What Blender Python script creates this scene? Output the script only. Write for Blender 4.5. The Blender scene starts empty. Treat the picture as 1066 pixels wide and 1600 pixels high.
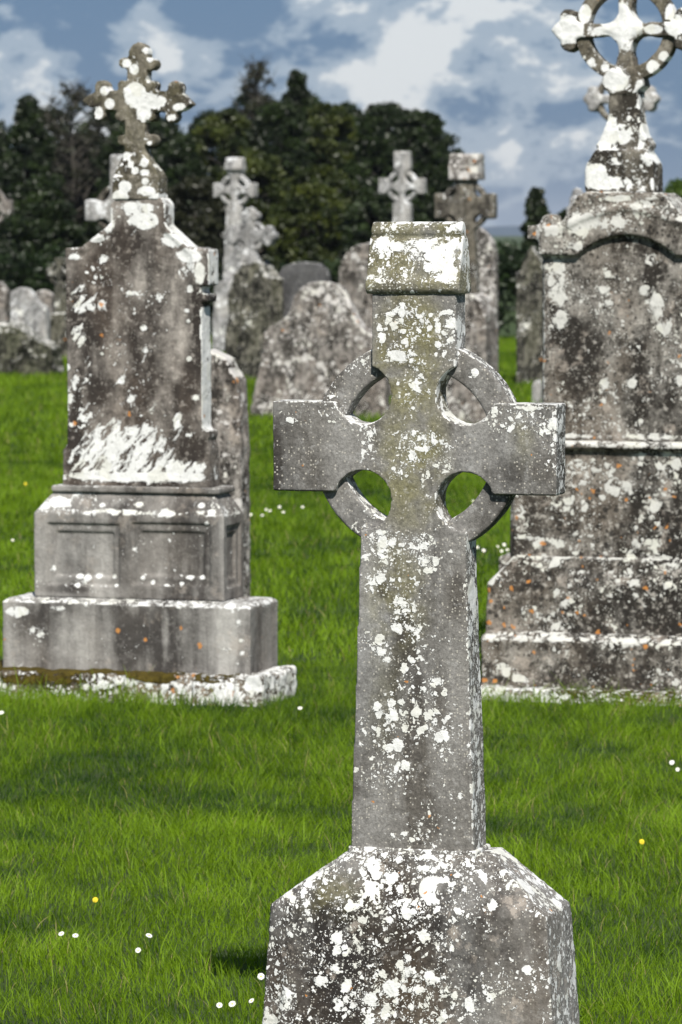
import bpy, math, random
import numpy as np
from mathutils import Vector, noise, geometry

# ------------------------------------------------------------------ camera, sky, sun, exposure
scn = bpy.context.scene
COL = scn.collection
FPX = 6500.0                      # focal length in pixels of the 1066 x 1600 photograph
CAMH = 1.6
TILT = math.atan(435.0 / FPX)
cam = bpy.data.cameras.new('camera'); camo = bpy.data.objects.new('camera', cam); COL.objects.link(camo)
cam.sensor_fit = 'VERTICAL'; cam.sensor_height = 36; cam.sensor_width = 24
cam.lens = FPX / 1600 * 36
camo.location = (0, 0, CAMH); camo.rotation_euler = (math.pi / 2 - TILT, 0, 0)
cam.clip_start = 0.1; cam.clip_end = 20000
cam.dof.use_dof = True; cam.dof.focus_distance = 7.72; cam.dof.aperture_fstop = 15
scn.camera = camo
YAW = math.radians(17)            # every monument of the rows is turned like this
SR = Vector((math.cos(YAW), -math.sin(YAW), 0)); SF = Vector((-math.sin(YAW), -math.cos(YAW), 0))
SUN = (SR * 0.30 + SF * 0.655 + Vector((0, 0, 0.70))).normalized()
sun = bpy.data.lights.new('sun', 'SUN'); suno = bpy.data.objects.new('sun', sun); COL.objects.link(suno)
sun.energy = 5.0; sun.angle = math.radians(0.5); sun.color = (1, 0.95, 0.87)
suno.rotation_euler = SUN.to_track_quat('Z', 'Y').to_euler()
scn.view_settings.view_transform = 'Standard'; scn.view_settings.look = 'None'
scn.view_settings.exposure = 0.26; scn.view_settings.gamma = 1


class NT:
    """small helper to write node trees"""
    def __init__(s, tree): s.t = tree; s.n = tree.nodes; s.l = tree.links
    def node(s, ty, **kw):
        n = s.n.new(ty)
        for k, v in kw.items(): setattr(n, k, v)
        return n
    def put(s, sock, v):
        if isinstance(v, bpy.types.NodeSocket): s.l.new(v, sock)
        elif v is not None:
            if isinstance(v, (tuple, list)) and len(v) == 3 and sock.type == 'RGBA': v = (*v, 1)
            sock.default_value = v
    def m(s, op, a, b=None, c=None, clamp=False):
        n = s.node('ShaderNodeMath', operation=op, use_clamp=clamp)
        s.put(n.inputs[0], a); s.put(n.inputs[1], b)
        if c is not None: s.put(n.inputs[2], c)
        return n.outputs[0]
    def vm(s, op, a, b=None, sc=None):
        n = s.node('ShaderNodeVectorMath', operation=op)
        s.put(n.inputs[0], a)
        if b is not None: s.put(n.inputs[1], b)
        if sc is not None: s.put(n.inputs['Scale'], sc)
        return n.outputs['Vector']
    def step(s, x, lo, hi, a=0.0, b=1.0):
        n = s.node('ShaderNodeMapRange', interpolation_type='SMOOTHSTEP')
        s.put(n.inputs[0], x); s.put(n.inputs[1], lo); s.put(n.inputs[2], hi); s.put(n.inputs[3], a); s.put(n.inputs[4], b)
        return n.outputs[0]
    def noise(s, v, scale, detail=4, rough=0.55, dist=0.0, out=0):
        n = s.node('ShaderNodeTexNoise')
        s.put(n.inputs['Vector'], v); s.put(n.inputs['Scale'], scale); s.put(n.inputs['Detail'], detail)
        s.put(n.inputs['Roughness'], rough); s.put(n.inputs['Distortion'], dist)
        return n.outputs[out]
    def vor(s, v, scale, feature='F1', rnd=1.0):
        n = s.node('ShaderNodeTexVoronoi', feature=feature); n.inputs['Randomness'].default_value = rnd
        s.put(n.inputs['Vector'], v); s.put(n.inputs['Scale'], scale)
        return n
    def mix(s, f, a, b):
        n = s.node('ShaderNodeMix', data_type='RGBA')
        s.put(n.inputs[0], f); s.put(n.inputs[6], a); s.put(n.inputs[7], b)
        return n.outputs[2]
    def attr(s, name, out=2):
        return s.node('ShaderNodeAttribute', attribute_name=name).outputs[out]


def lin(r, g, b):
    return tuple(((c / 255) / 12.92 if c / 255 <= 0.04045 else ((c / 255 + 0.055) / 1.055) ** 2.4) for c in (r, g, b))


def ray(px, py):
    c, s = math.cos(TILT), math.sin(TILT)
    a = (px - 533) / FPX; b = (800 - py) / FPX
    return Vector((a, c + b * s, -s + b * c))


world = bpy.data.worlds.new('World'); scn.world = world; world.use_nodes = True
w = NT(world.node_tree); w.n.clear()
sky = w.node('ShaderNodeTexSky', sky_type='NISHITA', sun_disc=False)
sky.sun_elevation = math.asin(SUN.z); sky.sun_rotation = math.atan2(SUN.x, SUN.y)
sky.ozone_density = 2.0; sky.dust_density = 0.4
tc = w.node('ShaderNodeTexCoord')
d = tc.outputs['Generated']
dv = w.vm('MULTIPLY', d, (1, 1, 1.9))
n1 = w.noise(dv, 26, 10, 0.62, 0.2)
n2 = w.noise(w.vm('ADD', dv, (3.1, 1.7, 0.4)), 62, 7, 0.55, 0.2)
# banks of bright cloud and rifts between them, as directions in the sky
fld = w.m('MULTIPLY_ADD', n1, 1.9, -0.97)
fld = w.m('ADD', fld, w.m('MULTIPLY_ADD', n2, 1.0, -0.5))
BANKS = [(560, 20, 100, 45, .26), (620, 105, 50, 60, .20), (250, 85, 130, 45, .22), (80, 110, 120, 38, .22), (760, 215, 130, 60, .20),
         (480, 130, 90, 45, .12), (820, 60, 90, 60, .16), (30, 35, 70, 40, .12), (720, 50, 60, 50, .10),
         (380, 22, 150, 38, -.34), (100, 60, 60, 26, -.18), (560, 70, 70, 25, -.12), (870, 170, 160, 26, -.22), (800, 320, 200, 40, -.12), (1040, 180, 60, 90, -.2), (120, 150, 140, 24, -.12), (700, 155, 80, 22, -.12), (180, 5, 80, 16, -.16)]
for bx, by, rx, ry, v in BANKS:
    rr = ray(bx, by).normalized()
    df = w.vm('SUBTRACT', d, tuple(rr))
    df = w.vm('MULTIPLY', df, (FPX / rx, 0.0, FPX / ry))
    ln = w.node('ShaderNodeVectorMath', operation='DOT_PRODUCT'); w.put(ln.inputs[0], df); w.put(ln.inputs[1], df)
    g = w.m('POWER', 2.718, w.m('MULTIPLY', ln.outputs['Value'], -1.0))
    # only in front half of the sky
    fr = w.node('ShaderNodeSeparateXYZ'); w.put(fr.inputs[0], d)
    g = w.m('MULTIPLY', g, w.m('GREATER_THAN', fr.outputs[1], 0.0))
    fld = w.m('MULTIPLY_ADD', g, v * 0.95, fld)
cl = w.step(fld, -0.14, 0.06)
br = w.step(fld, 0.10, 0.24)
ccol = w.mix(cl, (*lin(84, 119, 158), 1), (*lin(160, 177, 197), 1))
ccol = w.mix(br, ccol, (*lin(226, 230, 234), 1))
ccol = w.vm('SCALE', ccol, sc=1 / 0.071)
sep = w.node('ShaderNodeSeparateXYZ'); w.put(sep.inputs[0], d)
hi = w.step(sep.outputs[2], 0.09, 0.35)
far = w.mix(w.step(n1, 0.46, 0.60, 0, 0.55), sky.outputs[0], w.vm('SCALE', ccol, sc=0.5))
near = w.mix(0.12, ccol, sky.outputs[0])
fin = w.mix(hi, near, far)
bg = w.node('ShaderNodeBackground'); w.put(bg.inputs[0], fin); bg.inputs[1].default_value = 0.06
out = w.node('ShaderNodeOutputWorld'); w.l.new(bg.outputs[0], out.inputs[0])
scn.cycles.max_bounces = 6; scn.cycles.diffuse_bounces = 3; scn.cycles.transparent_max_bounces = 8


# ------------------------------------------------------------------ helpers
class Frame:
    """a standing stone: its root point, its turn, and pixel -> metres on its own planes"""
    def __init__(s, px, D, yaw=YAW, ground=0.0):
        r = ray(px, 365); k = D / r.y
        s.o = Vector((r.x * k, D, ground)); s.yaw = yaw
        s.r = Vector((math.cos(yaw), -math.sin(yaw), 0)); s.b = Vector((math.sin(yaw), math.cos(yaw), 0))
    def loc(s, px, py, yo=0.0):
        r = ray(px, py); c = Vector((0, 0, CAMH)); p0 = s.o + s.b * yo
        t = (p0 - c).dot(s.b) / r.dot(s.b); p = c + r * t - s.o
        return (p.dot(s.r), p.z)
    def pts(s, L, yo=0.0): return [s.loc(a, b, yo) for a, b in L]


def root(name, fr, label, cat, group=None):
    o = bpy.data.objects.new(name, None); COL.objects.link(o)
    o.location = fr.o; o.rotation_euler = (0, 0, -fr.yaw)
    o['label'] = label; o['category'] = cat
    if group: o['group'] = group
    o.empty_display_size = 0.1
    return o


def flat(loops, y0, y1, axis='y'):
    """extrude a polygon (first loop) with holes between two depths"""
    P = [Vector((a, b, 0)) for L in loops for a, b in L]
    tris = geometry.tessellate_polygon([[Vector((a, b, 0)) for a, b in L] for L in loops])
    n = len(P); V = []; Fc = []
    for yy in (y0, y1):
        for p in P: V.append((p.x, yy, p.y) if axis == 'y' else (yy, p.x, p.y))
    for t in tris:
        a, b, c = t
        cr = (P[b] - P[a]).cross(P[c] - P[a]).z
        if abs(cr) < 1e-14: continue
        if cr < 0: b, c = c, b
        Fc.append((a, b, c)); Fc.append((a + n, c + n, b + n))
    k = 0
    for L in loops:
        m = len(L); ar = sum(L[i][0] * L[(i + 1) % m][1] - L[(i + 1) % m][0] * L[i][1] for i in range(m))
        outer = L is loops[0]
        for i in range(m):
            a = k + i; b = k + (i + 1) % m
            if (ar > 0) != outer: a, b = b, a
            Fc.append((b, a, a + n, b + n))
        k += m
    return V, Fc


def frus(x0, x1, y0, y1, z0, X0=None, X1=None, Y0=None, Y1=None, z1=0):
    """box or truncated pyramid"""
    X0 = x0 if X0 is None else X0; X1 = x1 if X1 is None else X1; Y0 = y0 if Y0 is None else Y0; Y1 = y1 if Y1 is None else Y1
    V = [(x0, y0, z0), (x1, y0, z0), (x1, y1, z0), (x0, y1, z0), (X0, Y0, z1), (X1, Y0, z1), (X1, Y1, z1), (X0, Y1, z1)]
    return V, [(3, 2, 1, 0), (4, 5, 6, 7), (0, 1, 5, 4), (1, 2, 6, 5), (2, 3, 7, 6), (3, 0, 4, 7)]


def loft(rings):
    """closed solid through polygon rings of equal length"""
    n = len(rings[0]); V = [p for r in rings for p in r]; Fc = [tuple(range(n))[::-1]]
    for k in range(len(rings) - 1):
        for i in range(n):
            j = (i + 1) % n; Fc.append((k * n + i, k * n + j, (k + 1) * n + j, (k + 1) * n + i))
    Fc.append(tuple((len(rings) - 1) * n + i for i in range(n)))
    return V, Fc


def circ(cx, cz, r, n=24, a0=0.0): return [(cx + r * math.cos(a0 + 2 * math.pi * i / n), cz + r * math.sin(a0 + 2 * math.pi * i / n)) for i in range(n)]
def disc(cx, cz, r, y0, y1, n=24): return flat([circ(cx, cz, r, n)], y0, y1)


def ball(cx, cy, cz, r, sx=1, sy=1, sz=1, n=14):
    rings = []
    for k in range(1, n):
        a = -math.pi / 2 + math.pi * k / n
        rings.append([(cx + sx * r * math.cos(a) * math.cos(2 * math.pi * i / 18), cy + sy * r * math.cos(a) * math.sin(2 * math.pi * i / 18), cz + sz * r * math.sin(a)) for i in range(18)])
    return loft(rings)


def celtic(cx, cz, aL, aR, top, ha, ht, shaft, c, r, n=16):
    """outline of a cross with circular armpits. ha: half height of the arms, ht: half width of the neck,
    shaft: list of (half width left, half width right, z) going down"""
    L = []
    def pit(sx, sz, hz, hx):
        a1 = math.atan2(hz - c, math.sqrt(max(1e-9, r * r - (c - hz) ** 2)))
        a2 = math.atan2(math.sqrt(max(1e-9, r * r - (c - hx) ** 2)), hx - c) - 2 * math.pi
        return [(cx + sx * (c + r * math.cos(a1 + (a2 - a1) * i / n)), cz + sz * (c + r * math.sin(a1 + (a2 - a1) * i / n))) for i in range(n + 1)]
    hb = shaft[0][0]
    L += [(cx + aR, cz + ha)] + pit(1, 1, ha, ht) + [(cx + ht, top), (cx - ht, top)] + pit(-1, 1, ha, ht)[::-1]
    L += [(cx - aL, cz + ha), (cx - aL, cz - ha)] + pit(-1, -1, ha, hb)
    L += [(cx - a, z) for a, b, z in shaft[1:]] + [(cx + b, z) for a, b, z in shaft[1:]][::-1]
    L += pit(1, -1, ha, hb)[::-1] + [(cx + aR, cz - ha)]
    return L


CLOUDS = {}
def clouds(scale):
    if scale not in CLOUDS:
        t = bpy.data.textures.new('weathering', 'CLOUDS'); t.noise_scale = scale; t.noise_depth = 4; CLOUDS[scale] = t
    return CLOUDS[scale]


def stone(name, pieces, parent, mat, vox=0.006, rough=(0.004, 0.12), chips=(0.002, 0.025), fields=None, label=None, smooth=0, seed=0.0):
    """one solid from overlapping pieces: fused, weathered, and carrying its growth maps"""
    V = []; Fc = []
    for pv, pf in pieces:
        k = len(V); V += [tuple(p) for p in pv]; Fc += [tuple(i + k for i in f) for f in pf]
    me = bpy.data.meshes.new(name); me.from_pydata(V, [], Fc); me.update()
    ob = bpy.data.objects.new(name, me); COL.objects.link(ob)
    md = ob.modifiers.new('r', 'REMESH'); md.mode = 'VOXEL'; md.voxel_size = vox; md.use_smooth_shade = True
    if smooth:
        md = ob.modifiers.new('s', 'SMOOTH'); md.iterations = smooth; md.factor = 0.5
    for amp, sc in (rough, chips):
        if amp:
            md = ob.modifiers.new('d', 'DISPLACE'); md.texture = clouds(sc); md.strength = amp; md.mid_level = 0.5
    dg = bpy.context.evaluated_depsgraph_get(); dg.update()
    m2 = bpy.data.meshes.new_from_object(ob.evaluated_get(dg)); m2.name = name
    ob.modifiers.clear(); ob.data = m2; bpy.data.meshes.remove(me)
    n = len(m2.vertices); co = np.empty(n * 3, np.float32); m2.vertices.foreach_get('co', co); co = co.reshape(-1, 3)
    no = np.empty(n * 3, np.float32); m2.vertices.foreach_get('normal', no); no = no.reshape(-1, 3)
    f = {'lich': np.zeros(n, np.float32), 'splat': np.zeros(n, np.float32), 'streak': np.zeros(n, np.float32),
         'tone': np.zeros(n, np.float32), 'olive': np.zeros(n, np.float32), 'moss': np.zeros(n, np.float32)}
    if fields: fields(f, co, no)
    for k, a in f.items():
        at = m2.attributes.new(k, 'FLOAT', 'POINT'); at.data.foreach_set('value', np.clip(a, -1, 2).astype(np.float32))
    m2.materials.append(mat)
    for p in (m2,): p.polygons.foreach_set('use_smooth', np.ones(len(p.polygons), bool))
    ob.parent = parent
    if label: ob['label'] = label
    return ob


def blob(co, u, z, ru, rz, val=1.0, hard=0.5):
    d = np.sqrt(((co[:, 0] - u) / ru) ** 2 + ((co[:, 2] - z) / rz) ** 2)
    t = np.clip((1 - d) / hard, 0, 1)
    return val * t * t * (3 - 2 * t)


def spots(fr, L, yo=0.0):
    """pixel spots (x, y, rx, ry, value) to metres on the stone's front"""
    out = []
    for s in L:
        x, y, rx, ry, v = s[:5]; h = s[5] if len(s) > 5 else 0.6
        u, z = fr.loc(x, y, yo); u1, _ = fr.loc(x + rx, y, yo); _, z1 = fr.loc(x, y + ry, yo)
        out.append((u, z, abs(u1 - u), abs(z - z1), v, h))
    return out


def paint(f, key, co, S, mask=1.0):
    for u, z, ru, rz, v, h in S:
        b = blob(co, u, z, ru, rz, abs(v), h) * mask
        if key == 'tone': f[key] = f[key] + (b if v >= 0 else -b)
        elif v >= 0: f[key] = np.where(b > 0, np.maximum(f[key], b), f[key])
        else: f[key] = f[key] - b


# ------------------------------------------------------------------ stone materials
def stone_mat(name, light, dark, brown, white=(0.74, 0.75, 0.74), lich=0.25, big=1.0, fine=0.3, orange=0.04, pits=0.0, stain=2.2, contrast=1.0,
              up=0.35, k=1.0, bump=1.0, solid=0.47, osc=48, tgain=1.25, mott=0.5, base=-0.10, streaky=0.45, tan=0.0, speck=0.5):
    m = bpy.data.materials.new(name); m.use_nodes = True
    t = NT(m.node_tree); t.n.clear()
    obj = t.node('ShaderNodeTexCoord').outputs['Object']
    nrm = t.node('ShaderNodeNewGeometry').outputs['Normal']
    sx = t.node('ShaderNodeSeparateXYZ'); t.put(sx.inputs[0], nrm)
    nf = t.noise(obj, 160 * k, 3, 0.7)                       # grain
    nm = t.noise(obj, 30 * k, 5, 0.65)
    ns = t.noise(t.vm('MULTIPLY', obj, (1, 1, streaky)), stain * 3, 6, 0.62, 0.4)
    nl = t.noise(t.vm('ADD', t.vm('MULTIPLY', obj, (1, 1, 0.5)), (5, 3, 8)), stain, 4, 0.6, 0.5)
    a_l, a_s, a_k, a_t, a_o, a_m = [t.attr(x) for x in ('lich', 'splat', 'streak', 'tone', 'olive', 'moss')]
    # bare stone
    tv = t.m('ADD', t.m('MULTIPLY_ADD', ns, 3.2 * contrast, -1.6 * contrast + 0.40 + base), t.m('MULTIPLY_ADD', nl, 1.6, -0.8))
    tv = t.m('ADD', tv, t.m('MULTIPLY_ADD', nm, 0.7, -0.35))
    tv = t.m('ADD', tv, t.m('MULTIPLY', t.m('MULTIPLY', a_t, tgain), t.m('MULTIPLY_ADD', nm, 1.2, 0.4)), clamp=True)
    col = t.mix(tv, tuple(c * 0.8 for c in dark), tuple(c * 0.93 for c in light))
    col = t.mix(t.step(nl, 0.42, 0.66), col, t.mix(0.65, col, brown))
    ol = t.mix(nm, (0.13, 0.12, 0.045), (0.27, 0.255, 0.13))
    col = t.mix(t.m('MULTIPLY', t.m('MULTIPLY', a_o, 0.78), t.step(t.noise(obj, 14 * k, 5, 0.6), 0.3, 0.62)), col, ol)
    gr = t.m('MULTIPLY_ADD', nf, 1.1 * speck + 0.3, 1 - 0.5 * (1.1 * speck + 0.3))
    col = t.vm('MULTIPLY', col, t.node('ShaderNodeCombineXYZ').outputs[0]) if False else t.vm('SCALE', col, sc=gr)
    # crusty dark and pale mottling
    nb = t.noise(t.vm('ADD', obj, (1, 6, 3)), 52 * k, 6, 0.72)
    nb2 = t.noise(t.vm('ADD', obj, (7, 2, 5)), 19 * k, 5, 0.68)
    mk = t.m('MULTIPLY', t.m('ADD', t.step(nb, 0.53, 0.60), t.step(nb2, 0.55, 0.62), clamp=True), t.m('MULTIPLY', t.m('MULTIPLY_ADD', tv, -0.7, 1.0), mott))
    col = t.mix(mk, col, t.vm('SCALE', dark, sc=0.6))
    col = t.mix(t.m('MULTIPLY', t.step(nb, 0.45, 0.37), mott * 0.7), col, t.vm('SCALE', light, sc=1.25))
    # pale grit and dark pits
    v0 = t.vor(obj, 210 * k)
    sc = t.node('ShaderNodeSeparateColor'); t.put(sc.inputs[0], v0.outputs['Color'])
    grit = t.m('MULTIPLY', t.step(v0.outputs['Distance'], 0.42, 0.3), t.m('GREATER_THAN', t.m('MULTIPLY_ADD', t.noise(obj, 9 * k, 3), 0.8, -0.2), sc.outputs[0]))
    col = t.mix(t.m('MULTIPLY', grit, fine), col, (0.45, 0.43, 0.38))
    if pits:
        vp = t.vor(t.vm('ADD', obj, t.vm('SCALE', t.noise(obj, 40, 2, out=1), sc=0.012)), 46 * k)
        sp = t.node('ShaderNodeSeparateColor'); t.put(sp.inputs[0], vp.outputs['Color'])
        pm = t.m('MULTIPLY', t.step(vp.outputs['Distance'], t.m('MULTIPLY_ADD', sp.outputs[1], 0.35, 0.08), t.m('MULTIPLY', sp.outputs[1], 0.28)),
                 t.m('GREATER_THAN', t.m('MULTIPLY_ADD', t.noise(obj, 7 * k, 3), 1.4, -0.7 + pits), sp.outputs[0]))
        col = t.mix(t.m('MULTIPLY', pm, 0.85), col, (0.022, 0.02, 0.018))
        vq = t.vor(t.vm('ADD', obj, (3, 1, 2)), 85 * k); sq = t.node('ShaderNodeSeparateColor'); t.put(sq.inputs[0], vq.outputs['Color'])
        pq = t.m('MULTIPLY', t.step(vq.outputs['Distance'], t.m('MULTIPLY_ADD', sq.outputs[1], 0.3, 0.15), t.m('MULTIPLY', sq.outputs[1], 0.3)),
                 t.m('GREATER_THAN', t.m('MULTIPLY_ADD', t.noise(obj, 9 * k, 4), 2.0, -0.95 + pits), sq.outputs[0]))
        col = t.mix(t.m('MULTIPLY', pq, 0.8), col, (0.02, 0.018, 0.016))
    wv = t.vm('ADD', obj, t.vm('SCALE', t.vm('SUBTRACT', t.noise(obj, 45 * k, 3, 0.6, out=1), (0.5, 0.5, 0.5)), sc=0.022 / k))
    wv = t.vm('ADD', wv, t.vm('SCALE', t.vm('SUBTRACT', t.noise(obj, 170 * k, 2, 0.6, out=1), (0.5, 0.5, 0.5)), sc=0.007 / k))
    if tan:
        tn = t.m('MULTIPLY', t.step(t.noise(t.vm('ADD', wv, (9, 2, 4)), 16 * k, 5, 0.7), 0.56, 0.68), tan)
        col = t.mix(tn, col, (0.42, 0.37, 0.32))
    # crustose lichen: rosettes of several sizes that crowd where the growth map says so
    nc = t.noise(t.vm('ADD', obj, (2, 7, 1)), 11 * k, 4, 0.6)
    upv = t.m('MULTIPLY', t.m('MAXIMUM', sx.outputs[2], 0.0), up)
    dens = t.m('ADD', t.m('ADD', a_l, lich), t.m('ADD', t.m('MULTIPLY_ADD', t.m('MAXIMUM', a_s, 0.0), 1.5, upv), t.m('MULTIPLY_ADD', nc, 2.6, -1.38)))
    masks = []
    for scale, off, rmin, rmax in ((17 * k, -0.30 + 0.2 * (big - 1), 0.26, 0.50), (25 * k, -0.16, 0.24, 0.50), (31 * k, -0.14, 0.2, 0.50), (44 * k, -0.08, 0.2, 0.50), (63 * k, -0.02, 0.18, 0.5), (92 * k, 0.0, 0.18, 0.48), (150 * k, 0.02, 0.15, 0.46), (240 * k, 0.04, 0.15, 0.46)):
        v = t.vor(t.vm('ADD', wv, (scale * 0.01, scale * 0.03, scale * 0.07)), scale, rnd=0.72)
        s = t.node('ShaderNodeSeparateColor'); t.put(s.inputs[0], v.outputs['Color'])
        pres = t.m('GREATER_THAN', t.m('ADD', dens, off), s.outputs[1])
        rad = t.m('MULTIPLY_ADD', t.m('MULTIPLY', s.outputs[0], s.outputs[0]), rmax - rmin, rmin)
        rad = t.m('ADD', rad, t.m('MULTIPLY_ADD', nm, 0.16, -0.08))
        msk = t.m('MULTIPLY', pres, t.step(t.m('SUBTRACT', v.outputs['Distance'], rad), 0.02, -0.03))
        masks.append(msk)
    L = masks[0]
    for x in masks[1:]: L = t.m('MAXIMUM', L, x)
    # large thalli, and the extra white painted on sunlit right sides
    spn = t.m('ADD', a_s, t.m('ADD', t.m('MULTIPLY_ADD', t.noise(wv, 20 * k, 4, 0.6), 0.95, -0.475), t.m('MULTIPLY_ADD', t.noise(wv, 62 * k, 4, 0.7), 0.9, -0.45)))
    L = t.m('MAXIMUM', L, t.step(spn, solid - 0.01, solid + 0.07))
    # combed streaks
    rot = t.node('ShaderNodeVectorRotate'); rot.inputs['Axis'].default_value = (0, 1, 0); rot.inputs['Angle'].default_value = math.radians(-38)
    t.put(rot.inputs['Vector'], wv)
    st = t.noise(t.vm('MULTIPLY', rot.outputs[0], (3.0, 1, 0.75)), 17, 4, 0.6)
    L = t.m('MAXIMUM', L, t.step(t.m('MULTIPLY_ADD', a_k, 0.225, t.m('SUBTRACT', st, 0.5)), 0.19, 0.235))
    # holes and worn bits in the crust
    L = t.m('MULTIPLY', L, t.step(t.noise(obj, 75 * k, 4, 0.7), 0.27, 0.36))
    crack = t.vor(wv, 90 * k, 'DISTANCE_TO_EDGE')
    lc = t.mix(t.noise(obj, 24 * k, 5, 0.7), t.vm('SCALE', white, sc=0.74), t.vm('SCALE', white, sc=1.24))
    lc = t.mix(t.m('MULTIPLY', t.step(crack.outputs['Distance'], 0.05, 0.0), 0.28), lc, (0.33, 0.33, 0.31))
    vc = t.vor(wv, 28 * k, rnd=0.8); scv = t.node('ShaderNodeSeparateColor'); t.put(scv.inputs[0], vc.outputs['Color'])
    lc = t.mix(t.step(scv.outputs[1], 0.62, 0.9, 0, 0.5), lc, (0.60, 0.60, 0.52))
    rg = t.m('MULTIPLY', t.step(vc.outputs['Distance'], 0.24, 0.30), t.step(vc.outputs['Distance'], 0.40, 0.34))
    lc = t.mix(t.m('MULTIPLY', rg, 0.22), lc, (0.42, 0.42, 0.40))
    col = t.mix(L, col, lc)
    # orange lichen
    vo = t.vor(t.vm('ADD', wv, (4, 4, 4)), osc * k)
    so = t.node('ShaderNodeSeparateColor'); t.put(so.inputs[0], vo.outputs['Color'])
    om = t.m('MULTIPLY', t.step(vo.outputs['Distance'], t.m('MULTIPLY_ADD', so.outputs[0], 0.32, 0.06), t.m('MULTIPLY', so.outputs[0], 0.3)),
             t.m('GREATER_THAN', t.m('MULTIPLY', t.m('MULTIPLY_ADD', t.noise(obj, 6 * k, 3), 4, -1.3), orange), so.outputs[1]))
    col = t.mix(t.m('MULTIPLY', om, 0.85), col, t.mix(nm, (0.42, 0.15, 0.03), (0.62, 0.30, 0.09)))
    # moss
    mo = t.step(t.m('ADD', a_m, t.m('MULTIPLY_ADD', t.noise(wv, 26, 4, 0.7), 1.6, -0.8)), 0.42, 0.55)
    col = t.mix(mo, col, t.mix(t.noise(obj, 60, 4, 0.7), (0.02, 0.014, 0.005), (0.13, 0.10, 0.014)))
    b = t.node('ShaderNodeBsdfPrincipled'); t.put(b.inputs['Base Color'], col); b.inputs['Roughness'].default_value = 0.92
    b.inputs['Specular IOR Level'].default_value = 0.2
    h = t.m('ADD', t.m('MULTIPLY', nf, 0.5), t.m('ADD', t.m('MULTIPLY', nm, 1.2), t.m('MULTIPLY', L, 0.8)))
    h = t.m('ADD', h, t.m('MULTIPLY', mo, 1.5))
    bp = t.node('ShaderNodeBump'); bp.inputs['Strength'].default_value = 0.75 * bump; bp.inputs['Distance'].default_value = 0.0035 / max(k, 0.35)
    t.put(bp.inputs['Height'], h); t.l.new(bp.outputs[0], b.inputs['Normal'])
    o = t.node('ShaderNodeOutputMaterial'); t.l.new(b.outputs[0], o.inputs[0])
    return m


def leaf_mat(name, c1, c2, c3=None, trans=0.3, gl=0.04, rough=0.5):
    m = bpy.data.materials.new(name); m.use_nodes = True
    t = NT(m.node_tree); t.n.clear()
    a = t.attr('tint'); col = t.mix(a, c1, c2)
    if c3: col = t.mix(t.step(a, 0.93, 0.97), col, c3)
    di = t.node('ShaderNodeBsdfDiffuse'); t.put(di.inputs[0], col)
    tr = t.node('ShaderNodeBsdfTranslucent'); t.put(tr.inputs[0], t.mix(0.35, col, (c2[0] * 1.2, c2[1] * 1.15, c2[2] * 0.5)))
    mx = t.node('ShaderNodeMixShader'); mx.inputs[0].default_value = trans; t.l.new(di.outputs[0], mx.inputs[1]); t.l.new(tr.outputs[0], mx.inputs[2])
    g = t.node('ShaderNodeBsdfGlossy'); g.inputs['Roughness'].default_value = rough
    m2 = t.node('ShaderNodeMixShader'); m2.inputs[0].default_value = gl; t.l.new(mx.outputs[0], m2.inputs[1]); t.l.new(g.outputs[0], m2.inputs[2])
    o = t.node('ShaderNodeOutputMaterial'); t.l.new(m2.outputs[0], o.inputs[0])
    return m


def plain_mat(name, c, c2=None, scale=8, rough=0.9):
    m = bpy.data.materials.new(name); m.use_nodes = True
    t = NT(m.node_tree); b = t.n['Principled BSDF']
    if c2:
        obj = t.node('ShaderNodeTexCoord').outputs['Object']
        t.put(b.inputs['Base Color'], t.mix(t.step(t.noise(obj, scale, 6, 0.65), 0.35, 0.65), (*c, 1), (*c2, 1)))
    else: b.inputs['Base Color'].default_value = (*c, 1)
    b.inputs['Roughness'].default_value = rough
    return m


M = {}
M['centre'] = stone_mat('limestone_grey_green', (0.36, 0.36, 0.355), (0.052, 0.048, 0.045), (0.16, 0.148, 0.13), lich=0.06, fine=0.8, orange=0.012, stain=2.0, contrast=1.0, up=0.5, speck=1.25, streaky=0.3, solid=0.62, osc=90, mott=0.42, base=0.02)
M['plinth'] = stone_mat('limestone_dark_crusted', (0.25, 0.245, 0.235), (0.036, 0.032, 0.03), (0.10, 0.075, 0.05), lich=0.36, solid=0.6, osc=80, big=0.9, fine=0.6, orange=0.025, stain=2.6, up=0.5, speck=0.7, tan=0.6, streaky=0.35)
M['left'] = stone_mat('limestone_brown_stained', (0.46, 0.425, 0.385), (0.045, 0.038, 0.034), (0.14, 0.11, 0.088), lich=-0.06, big=1.2, fine=0.3, orange=0.03, stain=1.6, up=0.75, k=0.62, speck=0.25, tan=0.35, streaky=0.4)
M['left_base'] = stone_mat('limestone_grey_streaked', (0.42, 0.41, 0.39), (0.065, 0.06, 0.057), (0.21, 0.19, 0.17), lich=-0.12, big=1.1, fine=0.2, orange=0.018, stain=1.7, up=0.45, k=0.62, speck=0.25, streaky=0.12, tan=0.35, contrast=1.25, mott=0.2, base=0.0)
M['finial'] = stone_mat('limestone_brown_finial', (0.26, 0.24, 0.20), (0.045, 0.04, 0.033), (0.13, 0.115, 0.085), lich=0.02, big=1.0, fine=0.3, orange=0.03, stain=3, up=0.35, k=0.6, speck=0.6, mott=0.7, base=0.0)
M['rubble'] = stone_mat('rubble_footing_crusted', (0.40, 0.36, 0.31), (0.08, 0.065, 0.045), (0.2, 0.14, 0.08), lich=0.52, big=1.3, orange=0.10, stain=4, up=0.35, k=0.7, speck=0.5, bump=1.6, pits=0.3)
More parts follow.
